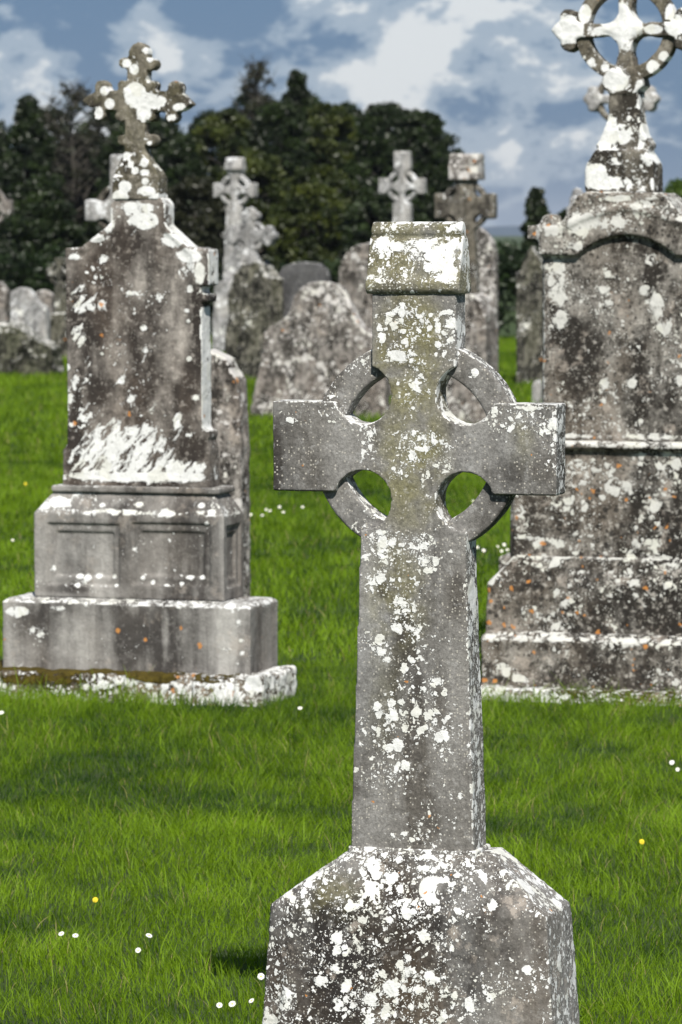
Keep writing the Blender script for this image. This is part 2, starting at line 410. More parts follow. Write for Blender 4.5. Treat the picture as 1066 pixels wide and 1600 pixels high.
M['right'] = stone_mat('limestone_pitted', (0.40, 0.38, 0.345), (0.035, 0.031, 0.027), (0.15, 0.125, 0.10), white=(0.58, 0.58, 0.55), lich=0.10, big=1.15, fine=0.4, orange=0.34, pits=0.72, mott=0.9, base=-0.05, stain=2.4, up=0.7, k=0.7, speck=0.4, tan=0.55, streaky=0.6)
M['mottled'] = stone_mat('limestone_mottled', (0.42, 0.39, 0.36), (0.05, 0.045, 0.04), (0.19, 0.16, 0.14), white=(0.56, 0.54, 0.52), lich=0.2, big=1.4, orange=0.14, pits=0.3, stain=3.5, up=0.6, k=0.42, speck=0.2, tan=0.6, contrast=1.2, mott=0.9)
M['dark'] = stone_mat('slate_dark', (0.15, 0.15, 0.155), (0.06, 0.06, 0.063), (0.09, 0.09, 0.09), lich=-0.3, orange=0.0, stain=2, up=0.4, k=0.4, speck=0.15)
M['pale'] = stone_mat('limestone_pale_crusted', (0.50, 0.50, 0.50), (0.20, 0.20, 0.20), (0.38, 0.36, 0.33), white=(0.68, 0.69, 0.70), lich=0.22, big=1.6, orange=0.0, stain=3.5, up=0.5, k=0.4, speck=0.15, bump=0.7)
M['boulder'] = stone_mat('boulder_dark_mossy', (0.15, 0.15, 0.11), (0.016, 0.017, 0.012), (0.05, 0.055, 0.03), white=(0.6, 0.6, 0.57), lich=-0.15, big=1.4, orange=0.0, pits=0.5, stain=4.5, up=1.3, k=0.4, speck=0.4, bump=1.5, contrast=1.3, mott=0.9)
M['rocky'] = stone_mat('rock_dark_rough', (0.24, 0.23, 0.19), (0.022, 0.022, 0.018), (0.08, 0.08, 0.05), white=(0.6, 0.6, 0.57), lich=0.0, big=1.4, orange=0.02, pits=0.5, stain=4.5, up=1.1, k=0.4, speck=0.4, bump=1.5, contrast=1.3, mott=0.9)

# ------------------------------------------------------------------ ground and grass
def mesh_obj(name, V, Fc, mat, parent=None, smooth=False):
    me = bpy.data.meshes.new(name); me.from_pydata([tuple(v) for v in V], [], Fc); me.update()
    me.materials.append(mat)
    if smooth: me.polygons.foreach_set('use_smooth', np.ones(len(me.polygons), bool))
    o = bpy.data.objects.new(name, me); COL.objects.link(o); o.parent = parent
    return o


gm = bpy.data.materials.new('turf_soil'); gm.use_nodes = True
t = NT(gm.node_tree); gb = t.n['Principled BSDF']
go = t.node('ShaderNodeTexCoord').outputs['Object']
gc = t.mix(t.noise(go, 1.2, 6, 0.7), (0.018, 0.036, 0.006), (0.055, 0.10, 0.012))
gc = t.mix(t.step(t.noise(go, 60, 3, 0.7), 0.4, 0.7), gc, (0.02, 0.03, 0.008))
t.put(gb.inputs['Base Color'], gc); gb.inputs['Roughness'].default_value = 1
gv = []; gf = []
xs = np.concatenate([np.linspace(-6000, -30, 8), np.linspace(-25, 25, 60), np.linspace(30, 6000, 8)])
ys = np.concatenate([np.linspace(-30, 0, 4), np.linspace(2, 90, 90), np.array([120, 200, 400, 900, 2000, 4500, 9000])])
for y in ys:
    for x in xs:
        gv.append((x, y, -0.012 + (0.012 * noise.noise((x * 0.5, y * 0.5, 3)) if abs(x) < 25 and y < 70 else 0)))
nx = len(xs)
for j in range(len(ys) - 1):
    for i in range(nx - 1):
        a = j * nx + i; gf.append((a, a + 1, a + nx + 1, a + nx))
g = mesh_obj('ground', gv, gf, gm, smooth=True); g['kind'] = 'structure'

rng = np.random.default_rng(7)
def vnoise(x, y, s, seed=0.0):
    """cheap smooth value noise on arrays"""
    r = np.random.default_rng(int(seed * 100) + 5); T = r.random((64, 64)).astype(np.float32)
    u = x / s; v = y / s; i = np.floor(u).astype(int); j = np.floor(v).astype(int); fu = u - i; fv = v - j
    fu = fu * fu * (3 - 2 * fu); fv = fv * fv * (3 - 2 * fv)
    g = lambda a, b: T[a % 64, b % 64]
    return (g(i, j) * (1 - fu) + g(i + 1, j) * fu) * (1 - fv) + (g(i, j + 1) * (1 - fu) + g(i + 1, j + 1) * fu) * fv


def blades(y0, y1, per, hgt, wid, seg, margin, toff=0.0, dead=0.012):
    W = 0.082 * 1.02
    area = (y1 - y0) * (W * (y0 + y1) + 2 * margin); n = int(area * per)
    y = rng.uniform(y0, y1, n * 2); hw = W * y + margin
    keep = rng.random(n * 2) < hw / (W * y1 + margin); y = y[keep][:n]; n = len(y)
    x = rng.uniform(-1, 1, n) * (W * y + margin)
    c1 = vnoise(x, y, 0.38, 1); c2 = vnoise(x, y, 0.16, 2); c3 = vnoise(x, y, 1.7, 3)
    h = hgt * (0.30 + 0.5 * c1 + 0.75 * c2) * rng.uniform(0.55, 1.25, n)
    # unmown fringe at the foot of the monuments
    for (fx0, fy0, fx1, fy1) in FRINGE:
        dx, dy = fx1 - fx0, fy1 - fy0; L2 = dx * dx + dy * dy
        q = np.clip(((x - fx0) * dx + (y - fy0) * dy) / L2, 0, 1)
        dd = np.hypot(x - fx0 - q * dx, y - fy0 - q * dy)
        h *= 1 + 0.55 * np.exp(-(dd / 0.12) ** 2) * rng.uniform(0.3, 1.3, n)
    flow = 6.28 * vnoise(x, y, 0.30, 4) * 1.5 + rng.uniform(-2.4, 2.4, n)
    lean = h * rng.uniform(0.25, 1.0, n)
    lx, ly = np.cos(flow) * lean, np.sin(flow) * lean
    ph = rng.uniform(0, 6.28, n); wx, wy = np.cos(ph) * wid * rng.uniform(0.6, 1.2, n), np.sin(ph) * wid * 0.6
    rows = []
    for k in range(seg):
        s = k / seg; ww = 0.5 * (1 - 0.55 * s)
        z = -0.012 + h * (s * (1.25 - 0.25 * s)); bx = x + lx * s ** 1.9; by = y + ly * s ** 1.9
        rows += [np.stack([bx - wx * ww, by - wy * ww, z], 1), np.stack([bx + wx * ww, by + wy * ww, z], 1)]
    rows.append(np.stack([x + lx, y + ly, -0.012 + h], 1))
    V = np.stack(rows, 1).reshape(-1, 3)                     # (n, 2seg+1, 3)
    K = 2 * seg + 1; base = np.arange(n)[:, None] * K
    quads = np.concatenate([base + np.array([[2 * k, 2 * k + 1, 2 * k + 3, 2 * k + 2]]) for k in range(seg - 1)], 1).reshape(-1, 4) if seg > 1 else np.zeros((0, 4), int)
    tris = (base + np.array([[2 * seg - 2, 2 * seg - 1, 2 * seg]])).reshape(-1, 3)
    c4 = vnoise(x, y, 0.07, 6); tint = np.clip(0.32 * c3 + 0.55 * c1 + 0.55 * c2 + 0.5 * c4 - 0.5 + toff + 0.20 * rng.standard_normal(n), 0, 0.92)
    straw = rng.random(n) < (dead + 0.05 * (c2 > 0.75)); tint[straw] = 1
    return V, quads, tris, np.repeat(tint, K)


def big_mesh(name, parts, mat):
    nv = sum(len(p[0]) for p in parts); V = np.concatenate([p[0] for p in parts]).astype(np.float32)
    loops = []; starts = []; tot = []; off = 0; ls = 0
    for v, q, tr, ti in parts:
        for a in (q, tr):
            if len(a):
                k = a.shape[1]; loops.append((a + off).reshape(-1)); m = len(a)
                starts.append(ls + np.arange(m) * k); tot.append(np.full(m, k)); ls += m * k
        off += len(v)
    loops = np.concatenate(loops).astype(np.int32); starts = np.concatenate(starts).astype(np.int32)
    me = bpy.data.meshes.new(name); me.vertices.add(nv); me.vertices.foreach_set('co', V.reshape(-1))
    me.loops.add(len(loops)); me.loops.foreach_set('vertex_index', loops)
    me.polygons.add(len(starts)); me.polygons.foreach_set('loop_start', starts)
    me.update(calc_edges=True)
    at = me.attributes.new('tint', 'FLOAT', 'POINT'); at.data.foreach_set('value', np.concatenate([p[3] for p in parts]).astype(np.float32))
    me.materials.append(mat)
    return me


FL = Frame(215, 14.35); FR = Frame(978, 14.25); FC = Frame(646, 7.74)
def wline(fr, a, b, yo):
    p = fr.o + fr.r * fr.loc(*a, yo)[0] + fr.b * yo; q = fr.o + fr.r * fr.loc(*b, yo)[0] + fr.b * yo
    return (p.x, p.y, q.x, q.y)
FRINGE = [wline(FL, (-40, 1090), (440, 1100), -0.12), wline(FR, (740, 1100), (1150, 1110), -0.1)]

# ------------------------------------------------------------------ the ringed cross in front
C = root('celtic_cross_headstone', FC, 'grey green ringed stone cross with gabled cap, standing nearest on a lichen-spotted plinth', 'grave cross')
cx, cz = FC.loc(646, 700)
S = 1 / 840.0
TH = 0.072
# plinth
def q(px, py, yo): u, z = FC.loc(px, py, yo); return (u, yo, z)
bx0, bz0 = FC.loc(420.7, 1416, -0.045); bx1, bz1 = FC.loc(852.6, 1433.9, -0.045)
tx0, tz0 = FC.loc(545, 1331, 0.0); tx1, tz1 = FC.loc(765, 1333, 0.0)
bz = (bz0 + bz1) / 2; tz = (tz0 + tz1) / 2
gx0, _ = FC.loc(406, 1600, -0.06); gx1, _ = FC.loc(866, 1600, -0.06)
ty = -0.012
ring_t = [(tx0, 0.012, tz), (tx0 + 0.02, ty, tz), (tx1 - 0.05, ty, tz), (tx1, 0.022, tz), (tx1 - 0.004, 0.115, tz), (tx0 + 0.004, 0.115, tz)]
ring_m = [(bx0, -0.038, bz), (bx0 + 0.05, -0.05, bz), (bx1 - 0.06, -0.05, bz), (bx1, -0.04, bz), (bx1, 0.15, bz), (bx0, 0.15, bz)]
ring_b = [(gx0 - 0.02, -0.05, -0.15), (gx0 + 0.02, -0.075, -0.15), (gx1 - 0.02, -0.075, -0.15), (gx1 + 0.015, -0.06, -0.15), (gx1 + 0.015, 0.17, -0.15), (gx0 - 0.02, 0.17, -0.15)]
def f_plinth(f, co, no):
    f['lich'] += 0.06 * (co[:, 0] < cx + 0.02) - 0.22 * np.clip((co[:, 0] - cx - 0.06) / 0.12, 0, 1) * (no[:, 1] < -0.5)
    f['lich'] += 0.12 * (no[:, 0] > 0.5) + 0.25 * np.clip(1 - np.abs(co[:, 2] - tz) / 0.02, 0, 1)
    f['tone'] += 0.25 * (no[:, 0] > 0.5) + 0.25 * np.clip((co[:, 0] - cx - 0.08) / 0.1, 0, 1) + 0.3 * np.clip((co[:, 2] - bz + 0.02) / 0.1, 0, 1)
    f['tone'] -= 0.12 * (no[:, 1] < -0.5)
    paint(f, 'olive', co, spots(FC, [(520, 1400, 90, 50, .6, .9)], -0.03))
    paint(f, 'splat', co, spots(FC, [(640, 1420, 16, 22, .5), (633, 1520, 20, 35, .55), (560, 1480, 45, 14, .5), (650, 1530, 26, 30, .52), (448, 1560, 22, 28, .45), (505, 1370, 18, 18, .5), (640, 1338, 100, 9, .42)], -0.05))
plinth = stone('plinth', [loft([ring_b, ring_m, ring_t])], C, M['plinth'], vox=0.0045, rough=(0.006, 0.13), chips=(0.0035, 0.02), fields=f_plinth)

# cross
ha = 0.0845; ht = 0.0815; cc = 0.099; rr = 0.056
aL = cx - FC.loc(425.8, 700)[0]; aR = FC.loc(869.5, 700)[0] - cx
neck = FC.loc(646, 452)[1]
sl1, z1 = FC.loc(562.8, 852); sr1, _ = FC.loc(727.5, 852); sl2, z2 = FC.loc(547, 1326); sr2, _ = FC.loc(741, 1326)
out_c = celtic(cx, cz, aL, aR, neck, ha, ht, [((sr1 - sl1) / 2, 0, 0), (cx - sl1, sr1 - cx, z1), (cx - sl2, sr2 - cx, tz - 0.03)], cc, rr)
cross_piece = flat([out_c], 0, TH)
# the shaft thickens downwards
v, fc = cross_piece
v = [(a, b if b < 0.01 else TH + 0.028 * max(0, min(1, (cz - 0.1 - c) / 0.5)), c) for a, b, c in v]
def f_cross(f, co, no):
    x, z = co[:, 0], co[:, 2]; front = (no[:, 1] < -0.5)
    f['lich'] += -0.25 + 0.10 * (no[:, 0] > 0.5)
    P = [(640, 500, 55, 40, .62), (625, 548, 50, 22, .62), (660, 520, 45, 40, .45), (690, 530, 28, 60, .4), (645, 620, 30, 55, .32), (650, 705, 62, 48, .62), (690, 700, 30, 26, .5),
         (645, 855, 75, 45, .60), (590, 860, 34, 40, .55), (640, 960, 52, 55, .56), (600, 900, 50, 50, .36), (590, 1010, 40, 25, .48), (640, 1060, 62, 60, .5), (655, 1110, 55, 50, .42),
         (600, 1140, 50, 60, .34), (640, 1300, 60, 32, .46), (610, 1200, 60, 60, .3), (738, 1000, 14, 330, .46), (478, 650, 60, 30, .34), (820, 655, 60, 30, .46), (855, 700, 25, 90, .35), (760, 640, 30, 20, .5),
         (575, 700, 18, 50, .36), (690, 1180, 40, 140, .16)]
    paint(f, 'lich', co, [(a, b, c, d, v_ + 0.02, .9) for a, b, c, d, v_, h in spots(FC, P)])
    paint(f, 'splat', co, spots(FC, [(628, 492, 34, 22, .62), (660, 505, 26, 20, .52), (625, 558, 38, 13, .62), (655, 572, 22, 10, .5), (596, 520, 12, 26, .45), (700, 492, 22, 16, .48), (665, 690, 34, 26, .60), (640, 680, 24, 14, .55), (690, 716, 18, 14, .6),
        (596, 848, 26, 26, .58), (655, 846, 34, 18, .58), (670, 880, 26, 24, .55), (628, 950, 28, 26, .56), (645, 985, 26, 14, .50), (680, 1064, 16, 18, .58), (620, 740, 24, 14, .48), (700, 730, 16, 12, .5), (655, 575, 10, 30, .4),
        (862, 660, 18, 9, .6), (830, 638, 44, 8, .62), (798, 640, 22, 10, .55), (868, 690, 10, 60, .46), (858, 668, 8, 12, .6), (700, 1000, 8, 10, .4)]))
    right = (no[:, 0] > 0.4)
    f['splat'] = np.maximum(f['splat'], 0.38 * right * (z < neck) * (np.abs(x) < 3))  # white lichen on right sides, thickened to add sunlit brightness
    f['splat'] = np.maximum(f['splat'], 0.56 * (no[:, 2] > 0.6) * (z > cz))
    paint(f, 'olive', co, spots(FC, [(640, 560, 75, 150, 1.0, .5), (645, 720, 75, 150, .95, .6), (620, 930, 70, 130, .75, .8), (815, 690, 30, 60, .55, .9), (600, 1100, 50, 150, .3, .9)]))
    paint(f, 'tone', co, spots(FC, [(462, 720, 80, 100, -.25, .6), (500, 690, 50, 40, .15, .9), (800, 740, 60, 30, -.2, .8), (600, 920, 20, 26, -.6, .8), (712, 930, 24, 60, -.5, .8), (652, 1215, 30, 190, -.85, .8), (690, 1100, 22, 90, -.5, .8), (672, 1280, 26, 60, -.5, .8), (850, 735, 30, 40, -.3, .8),
        (715, 1130, 24, 200, .28, .9), (590, 1260, 34, 80, .15, .9), (540, 590, 60, 60, -.15, .8), (770, 600, 50, 60, -.12, .8)]))
cross = stone('cross', [(v, fc)], C, M['centre'], vox=0.0036, rough=(0.003, 0.16), chips=(0.0016, 0.016), fields=f_cross)
def f_ring(f, co, no):
    f['tone'] -= 0.14; f['lich'] += -0.10
    f['splat'] = 0.42 * (no[:, 2] > 0.3) * (no[:, 0] > 0.1) * (np.abs(no[:, 1]) < 0.5) + 0.0 * co[:, 0]
    paint(f, 'splat', co, spots(FC, [(735, 582, 14, 12, .56), (712, 556, 12, 10, .5)]))
    paint(f, 'lich', co, spots(FC, [(535, 800, 40, 40, .25, .9), (560, 560, 30, 30, .1)]))
stone('ring', [flat([circ(cx, cz, 0.202, 96), circ(cx, cz, 0.149, 96)[::-1]], 0.0155, TH - 0.006)], C, M['centre'], vox=0.0036, rough=(0.002, 0.16), chips=(0.0014, 0.016), fields=f_ring)

def f_mortar(f, co, no): f['splat'] += 0.42; f['lich'] += 0.2
stone('mortar_bed', [frus(sl2 - 0.004, sr2 + 0.004, -0.004, TH + 0.034, tz - 0.02, z1=tz + 0.007)], C, M['centre'], vox=0.004, rough=(0.004, 0.05), chips=(0.003, 0.015), fields=f_mortar)
# gabled cap
ul, zb = FC.loc(571, 459, -0.008); ur, _ = FC.loc(717.5, 459, -0.008); _, zt = FC.loc(650, 346, 0.03); _, ze = FC.loc(650, 440, 0)
mid = TH / 2
prof = [(-0.003, zb), (-0.010, zb + 0.008), (-0.0105, zb + 0.02), (-0.004, zb + 0.03), (mid - 0.019, zt - 0.034), (mid - 0.014, zt - 0.030), (mid + 0.014, zt - 0.030), (mid + 0.019, zt - 0.034), (TH + 0.004, zb + 0.03), (TH + 0.011, zb + 0.02), (TH + 0.010, zb + 0.008), (TH + 0.003, zb)]
def f_cap(f, co, no):
    f['lich'] += 0.15; f['olive'] += 0.8
    S_ = spots(FC, [(690, 400, 36, 46, .85, .7), (700, 430, 24, 30, .7), (640, 385, 70, 18, .62), (600, 385, 26, 26, .62), (592, 430, 20, 16, .5), (613, 358, 26, 10, .5), (712, 356, 16, 12, .75), (632, 425, 12, 9, .45), (655, 400, 30, 16, .6)], 0.005)
    paint(f, 'splat', co, S_)
    f['splat'] = np.maximum(f['splat'], 0.62 * (no[:, 0] > 0.5) * np.clip((co[:, 2] - zb - 0.03) / 0.03, 0, 1))  # white crust on the right gable also paints in its sunlit glare
    f['splat'] = np.maximum(f['splat'], 0.6 * (no[:, 2] > 0.75) * (co[:, 2] > zt - 0.01))
    f['splat'] -= 0.5 * (co[:, 2] < zb + 0.022)
    f['tone'] -= 0.1 * (co[:, 2] < zb + 0.03)
stone('cap', [flat([prof], ul, ur, 'x'), flat([circ(mid, zt - 0.0175, 0.0175, 24)], ul + 0.002, ur - 0.003, 'x')], C, M['centre'], vox=0.0033, rough=(0.003, 0.1), chips=(0.002, 0.014), fields=f_cap)

# ------------------------------------------------------------------ monument on the left
L = root('left_monument', FL, 'brown-grey headstone under a trefoil cross, with a twin-panelled pedestal and mossy footing', 'gravestone')
L.name = 'cross_topped_headstone'
def ux(fr, px, py, yo=0.0): return fr.loc(px, py, yo)[0]
def uz(fr, px, py, yo=0.0): return fr.loc(px, py, yo)[1]
# footing
fx0 = ux(FL, -62, 1070, -0.10); fx1 = ux(FL, 403, 1070, -0.10); zf = uz(FL, 200, 1046, -0.0)
rs = random.Random(4)
pieces = [frus(fx0, fx1, -0.07, 0.26, -0.1, z1=zf - 0.006)]
x = fx0
while x < fx1 - 0.02:
    wd = rs.uniform(0.05, 0.16); wd = min(wd, fx1 + 0.01 - x)
    h = rs.uniform(-0.022, 0.002); pr = rs.uniform(0.0, 0.03)
    pieces.append(frus(x, x + wd - 0.008, -0.09 - pr, 0.05, -0.1, x + 0.01, x + wd - 0.02, -0.075 - pr, 0.05, zf + h))
    x += wd
y = -0.08
while y < 0.20:
    wd = rs.uniform(0.06, 0.14)
    pieces.append(frus(fx1 - 0.05, fx1 + rs.uniform(0.01, 0.03), y, y + wd - 0.008, -0.1, z1=zf + rs.uniform(-0.015, 0.003))); y += wd
def f_foot(f, co, no):
    x = co[:, 0]; fr = (x - fx0) / (fx1 - fx0)
    f['moss'] += 0.78 * np.clip((no[:, 2] - 0.1) * 2, 0, 1) * (fr < 0.92) + 0.14 * (fr < 0.5) - 0.25 * (fr > 0.72)
    f['splat'] += 0.46 * np.clip((fr - 0.35) * 2, 0, 1) + 0.0; f['tone'] -= 0.3 * (fr < 0.5)
    paint(f, 'moss', co, spots(FL, [(245, 1060, 50, 14, .8), (60, 1062, 120, 14, .62), (170, 1076, 60, 10, .4)], -0.09))
stone('footing', pieces, L, M['rubble'], vox=0.008, rough=(0.022, 0.09), chips=(0.012, 0.03), fields=f_foot)
# base block
x0 = ux(FL, 3.5, 990); x1 = ux(FL, 391, 990); zt1 = uz(FL, 200, 944)
DB = 0.31
zb1 = zt1 + 0.012
def f_base(f, co, no):
    f['splat'] += 0.22 * (no[:, 2] > 0.35) + 0.28 * np.clip(1 - np.abs(co[:, 2] - zt1) / 0.02, 0, 1)
    paint(f, 'splat', co, spots(FL, [(358, 948, 14, 7, .8), (372, 972, 7, 7, .6), (30, 955, 30, 12, .55), (376, 1002, 6, 6, .6), (378, 1020, 5, 5, .6), (352, 1016, 12, 6, .5), (60, 985, 26, 10, .4), (90, 950, 20, 8, .6)]))
    paint(f, 'tone', co, spots(FL, [(110, 1000, 45, 60, .3, .9), (200, 1000, 26, 60, -.55, .9), (225, 990, 30, 60, -.3, .9), (40, 975, 50, 40, -.35, .8), (258, 990, 8, 60, .5, .9), (410, 990, 12, 60, -.3, .9), (330, 990, 40, 40, .1)]))
stone('base_block', [frus(x0, x1, 0, DB, zf - 0.02, z1=zt1), frus(x0, x1, 0, DB, zt1 - 0.001, x0 + 0.02, x1 - 0.02, 0.035, DB - 0.02, zb1)], L, M['left_base'], vox=0.007, rough=(0.007, 0.16), chips=(0.003, 0.03), fields=f_base)
# panelled pedestal
yo = 0.055; DP = 0.225
a0 = ux(FL, 53, 870, yo); a1 = ux(FL, 349.5, 870, yo); zp0 = uz(FL, 200, 931, yo) - 0.01; zp1 = uz(FL, 200, 804, yo)
b0 = ux(FL, 86, 767, yo + 0.04); b1 = ux(FL, 335, 767, yo + 0.04); zp2 = uz(FL, 200, 768, yo + 0.04)
def rect(px0, py0, px1, py1, yy=yo): u0, w0 = FL.loc(px0, py1, yy); u1, w1 = FL.loc(px1, py0, yy); return [(u0, w0), (u1, w0), (u1, w1), (u0, w1)]
R0 = [(a0, zp0), (a1, zp0), (a1, zp1), (a0, zp1)]
ped = [flat([R0, rect(74, 819, 187, 914), rect(205, 819, 329, 914)], yo, yo + 0.010),
       flat([R0, rect(86, 832, 177, 900), rect(218, 832, 318, 900)], yo + 0.0095, yo + 0.020),
       frus(a0, a1 - 0.019, yo + 0.019, yo + DP, zp0, z1=zp1)]
S0 = [(yo, zp0), (yo + DP, zp0), (yo + DP, zp1), (yo, zp1)]
hh = zp1 - zp0
srect = lambda m: [(yo + 0.035 + m, zp0 + hh * 0.14 + m), (yo + DP - 0.035 - m, zp0 + hh * 0.14 + m), (yo + DP - 0.035 - m, zp1 - hh * 0.12 - m), (yo + 0.035 + m, zp1 - hh * 0.12 - m)]
ped += [flat([S0, srect(0)], a1 - 0.010, a1, 'x'), flat([S0, srect(0.028)], a1 - 0.020, a1 - 0.0095, 'x')]
ped += [frus(a0, a1, yo, yo + DP, zp1 - 0.002, b0, b1, yo + 0.04, yo + DP - 0.04, zp2)]
mx0 = ux(FL, 82, 762, yo + 0.03); mx1 = ux(FL, 343, 762, yo + 0.03)
ped += [frus(mx0, mx1, yo + 0.022, yo + DP - 0.02, zp2 - 0.002, z1=zp2 + 0.018)]
def f_ped(f, co, no):
    f['splat'] += 0.40 * np.clip(1 - np.abs(co[:, 2] - zp1 - 0.004) / 0.018, 0, 1) * (no[:, 2] > 0.1)
    paint(f, 'splat', co, spots(FL, [(90, 785, 26, 14, .75), (115, 772, 14, 6, .6), (158, 790, 7, 5, .9), (215, 789, 9, 6, .9), (312, 790, 7, 5, .9), (123, 901, 8, 6, .9), (136, 903, 9, 7, .9), (153, 900, 8, 6, .9), (178, 901, 6, 6, .9), (83, 888, 5, 7, .9), (295, 903, 10, 5, .9), (315, 903, 7, 6, .8),
        (238, 910, 5, 5, .9), (283, 912, 6, 5, .9), (222, 903, 5, 4, .9), (70, 790, 14, 10, .6), (330, 800, 10, 5, .8), (180, 799, 60, 4, .6), (181, 915, 5, 4, .9), (323, 818, 4, 4, .8)], yo))
    paint(f, 'tone', co, spots(FL, [(130, 870, 60, 60, .12, .9), (100, 920, 60, 10, -.3), (270, 860, 30, 40, -.1)], yo))
stone('panelled_pedestal', ped, L, M['left_base'], vox=0.0052, rough=(0.003, 0.14), chips=(0.002, 0.02), fields=f_ped)
# tablet
yt = yo + 0.055; DT = 0.10
zt0 = zp2 + 0.014
T_out = FL.pts([(97, 755), (98, 703), (105, 694), (104, 560), (103, 480), (101, 388), (128, 386), (150, 371), (172, 350), (172, 318), (184, 309), (250, 309), (258, 320), (258, 352), (276, 370), (295, 386), (322, 388), (322, 442), (313, 450), (315, 478), (316, 664), (326, 694), (328, 703), (329, 755)], yt)
T_out[0] = (T_out[0][0], zt0); T_out[-1] = (T_out[-1][0], zt0)
tab = [flat([T_out], yt, yt + DT)]
u0, w0 = FL.loc(300, 446, yt); u1, w1 = FL.loc(325, 388, yt)
tab += [frus(u0, u1 + 0.004, yt - 0.006, yt + DT + 0.004, w0, z1=w1 - 0.004), frus(u0, u1 + 0.001, yt - 0.003, yt + DT, FL.loc(0, 470, yt)[1], z1=FL.loc(0, 458, yt)[1]), frus(u0, ux(FL, 327, 690, yt), yt - 0.002, yt + DT, FL.loc(0, 680, yt)[1], z1=FL.loc(0, 668, yt)[1])]
# sloping coping on the gable
for A, B in (((128, 386), (172, 350)), ((258, 352), (295, 386))):
    p, q_ = FL.loc(*A, yt), FL.loc(*B, yt)
    tab.append(flat([[p, q_, (q_[0], q_[1] - 0.022), (p[0], p[1] - 0.022)]], yt - 0.006, yt + DT + 0.004))
def f_tab(f, co, no):
    z = co[:, 2]; x = co[:, 0]; front = no[:, 1] < -0.4
    paint(f, 'streak', co, spots(FL, [(190, 705, 120, 66, 1.15, .55), (250, 735, 110, 30, 1.1, .6), (150, 720, 60, 50, 1.1, .6), (140, 650, 34, 40, .8, .8), (278, 665, 10, 40, .8), (240, 640, 12, 20, .55)], yt))
    paint(f, 'streak', co, spots(FL, [(130, 470, 30, 44, .72), (122, 515, 18, 40, .7), (133, 575, 16, 34, .72), (190, 595, 12, 14, .6)], yt))
    paint(f, 'splat', co, spots(FL, [(200, 745, 160, 10, .75, .5), (280, 745, 70, 14, .7), (190, 595, 9, 9, .8), (206, 622, 9, 8, .8), (170, 345, 12, 30, .8), (150, 372, 20, 9, .8), (225, 345, 36, 22, .62), (215, 325, 46, 14, .6), (270, 375, 26, 16, .85), (296, 400, 30, 16, .85), (312, 425, 13, 22, .8),
        (288, 425, 14, 12, .7), (297, 452, 8, 8, .8), (225, 512, 8, 7, .75), (228, 548, 6, 12, .6), (205, 458, 10, 5, .6), (162, 405, 10, 8, .7), (116, 402, 14, 9, .7), (292, 486, 7, 6, .7), (294, 502, 6, 5, .7), (318, 487, 6, 8, .8), (296, 561, 6, 6, .75), (306, 621, 8, 7, .8), (100, 446, 5, 7, .9), (142, 480, 12, 10, .6), (160, 478, 12, 14, .5), (107, 574, 5, 7, .8), (295, 680, 6, 5, .7)], yt))
    zs0, zs1 = FL.loc(0, 668, yt)[1], FL.loc(0, 478, yt)[1]
    f['splat'] = np.maximum(f['splat'], 0.66 * (no[:, 0] > 0.45) * (z < zs1) * (z > zs0))  # lichen on the side strip, whitened further to stand in for sun
    f['splat'] = np.maximum(f['splat'], 0.55 * (no[:, 0] > 0.45) * (z > zs1 + 0.05))
    paint(f, 'tone', co, spots(FL, [(150, 430, 50, 60, -.35, .8), (190, 380, 60, 40, -.35, .8), (150, 500, 30, 60, -.35, .8), (275, 500, 40, 110, .38, .8), (220, 440, 14, 60, .25), (120, 650, 16, 90, -.3, .9), (170, 560, 60, 60, .05), (190, 620, 60, 50, -.15), (290, 640, 24, 80, -.25), (245, 640, 30, 50, .15), (300, 700, 26, 30, -.3)], yt))
stone('tablet', tab, L, M['left'], vox=0.0065, rough=(0.006, 0.14), chips=(0.0035, 0.03), fields=f_tab)
# trefoil cross
def k3(X, Y): return (60 + X / 3.135, 40 + Y / 3.135)
yc = yt + 0.015; TC = 0.062
def P3(L_, yy=yc): return [FL.loc(*k3(a, b), yy) for a, b in L_]
def D3(X, Y, R, y0=yc, y1=yc + TC): u, z = FL.loc(*k3(X, Y), yc); return disc(u, z, R / 3.135 / 455, y0, y1)
fin = [flat([P3([(490, 80), (462, 92), (443, 122), (434, 170), (430, 290), (424, 480), (421, 610), (385, 690), (383, 760), (575, 760), (560, 690), (518, 610), (522, 480), (528, 290), (530, 170), (535, 128), (518, 95)])], yc, yc + TC),
       flat([P3([(300, 316), (300, 412), (660, 424), (660, 322)])], yc, yc + TC),
       D3(418, 182, 27), D3(548, 190, 29), D3(408, 292, 24), D3(552, 294, 24), D3(404, 440, 30), D3(548, 446, 26), D3(412, 560, 28), D3(546, 560, 30),
       D3(305, 302, 34), D3(298, 436, 30), D3(664, 306, 36), D3(650, 446, 30),
       flat([P3([(310, 318), (255, 332), (216, 368), (250, 398), (310, 408)])], yc, yc + TC), flat([P3([(650, 322), (700, 336), (748, 384), (705, 416), (650, 424)])], yc, yc + TC),
       flat([P3([(372, 740), (372, 852), (598, 852), (598, 740)])], yc - 0.02, yc + TC + 0.02), flat([P3([(385, 700), (372, 745), (598, 745), (575, 700), (490, 610)])], yc - 0.012, yc + TC + 0.01)]
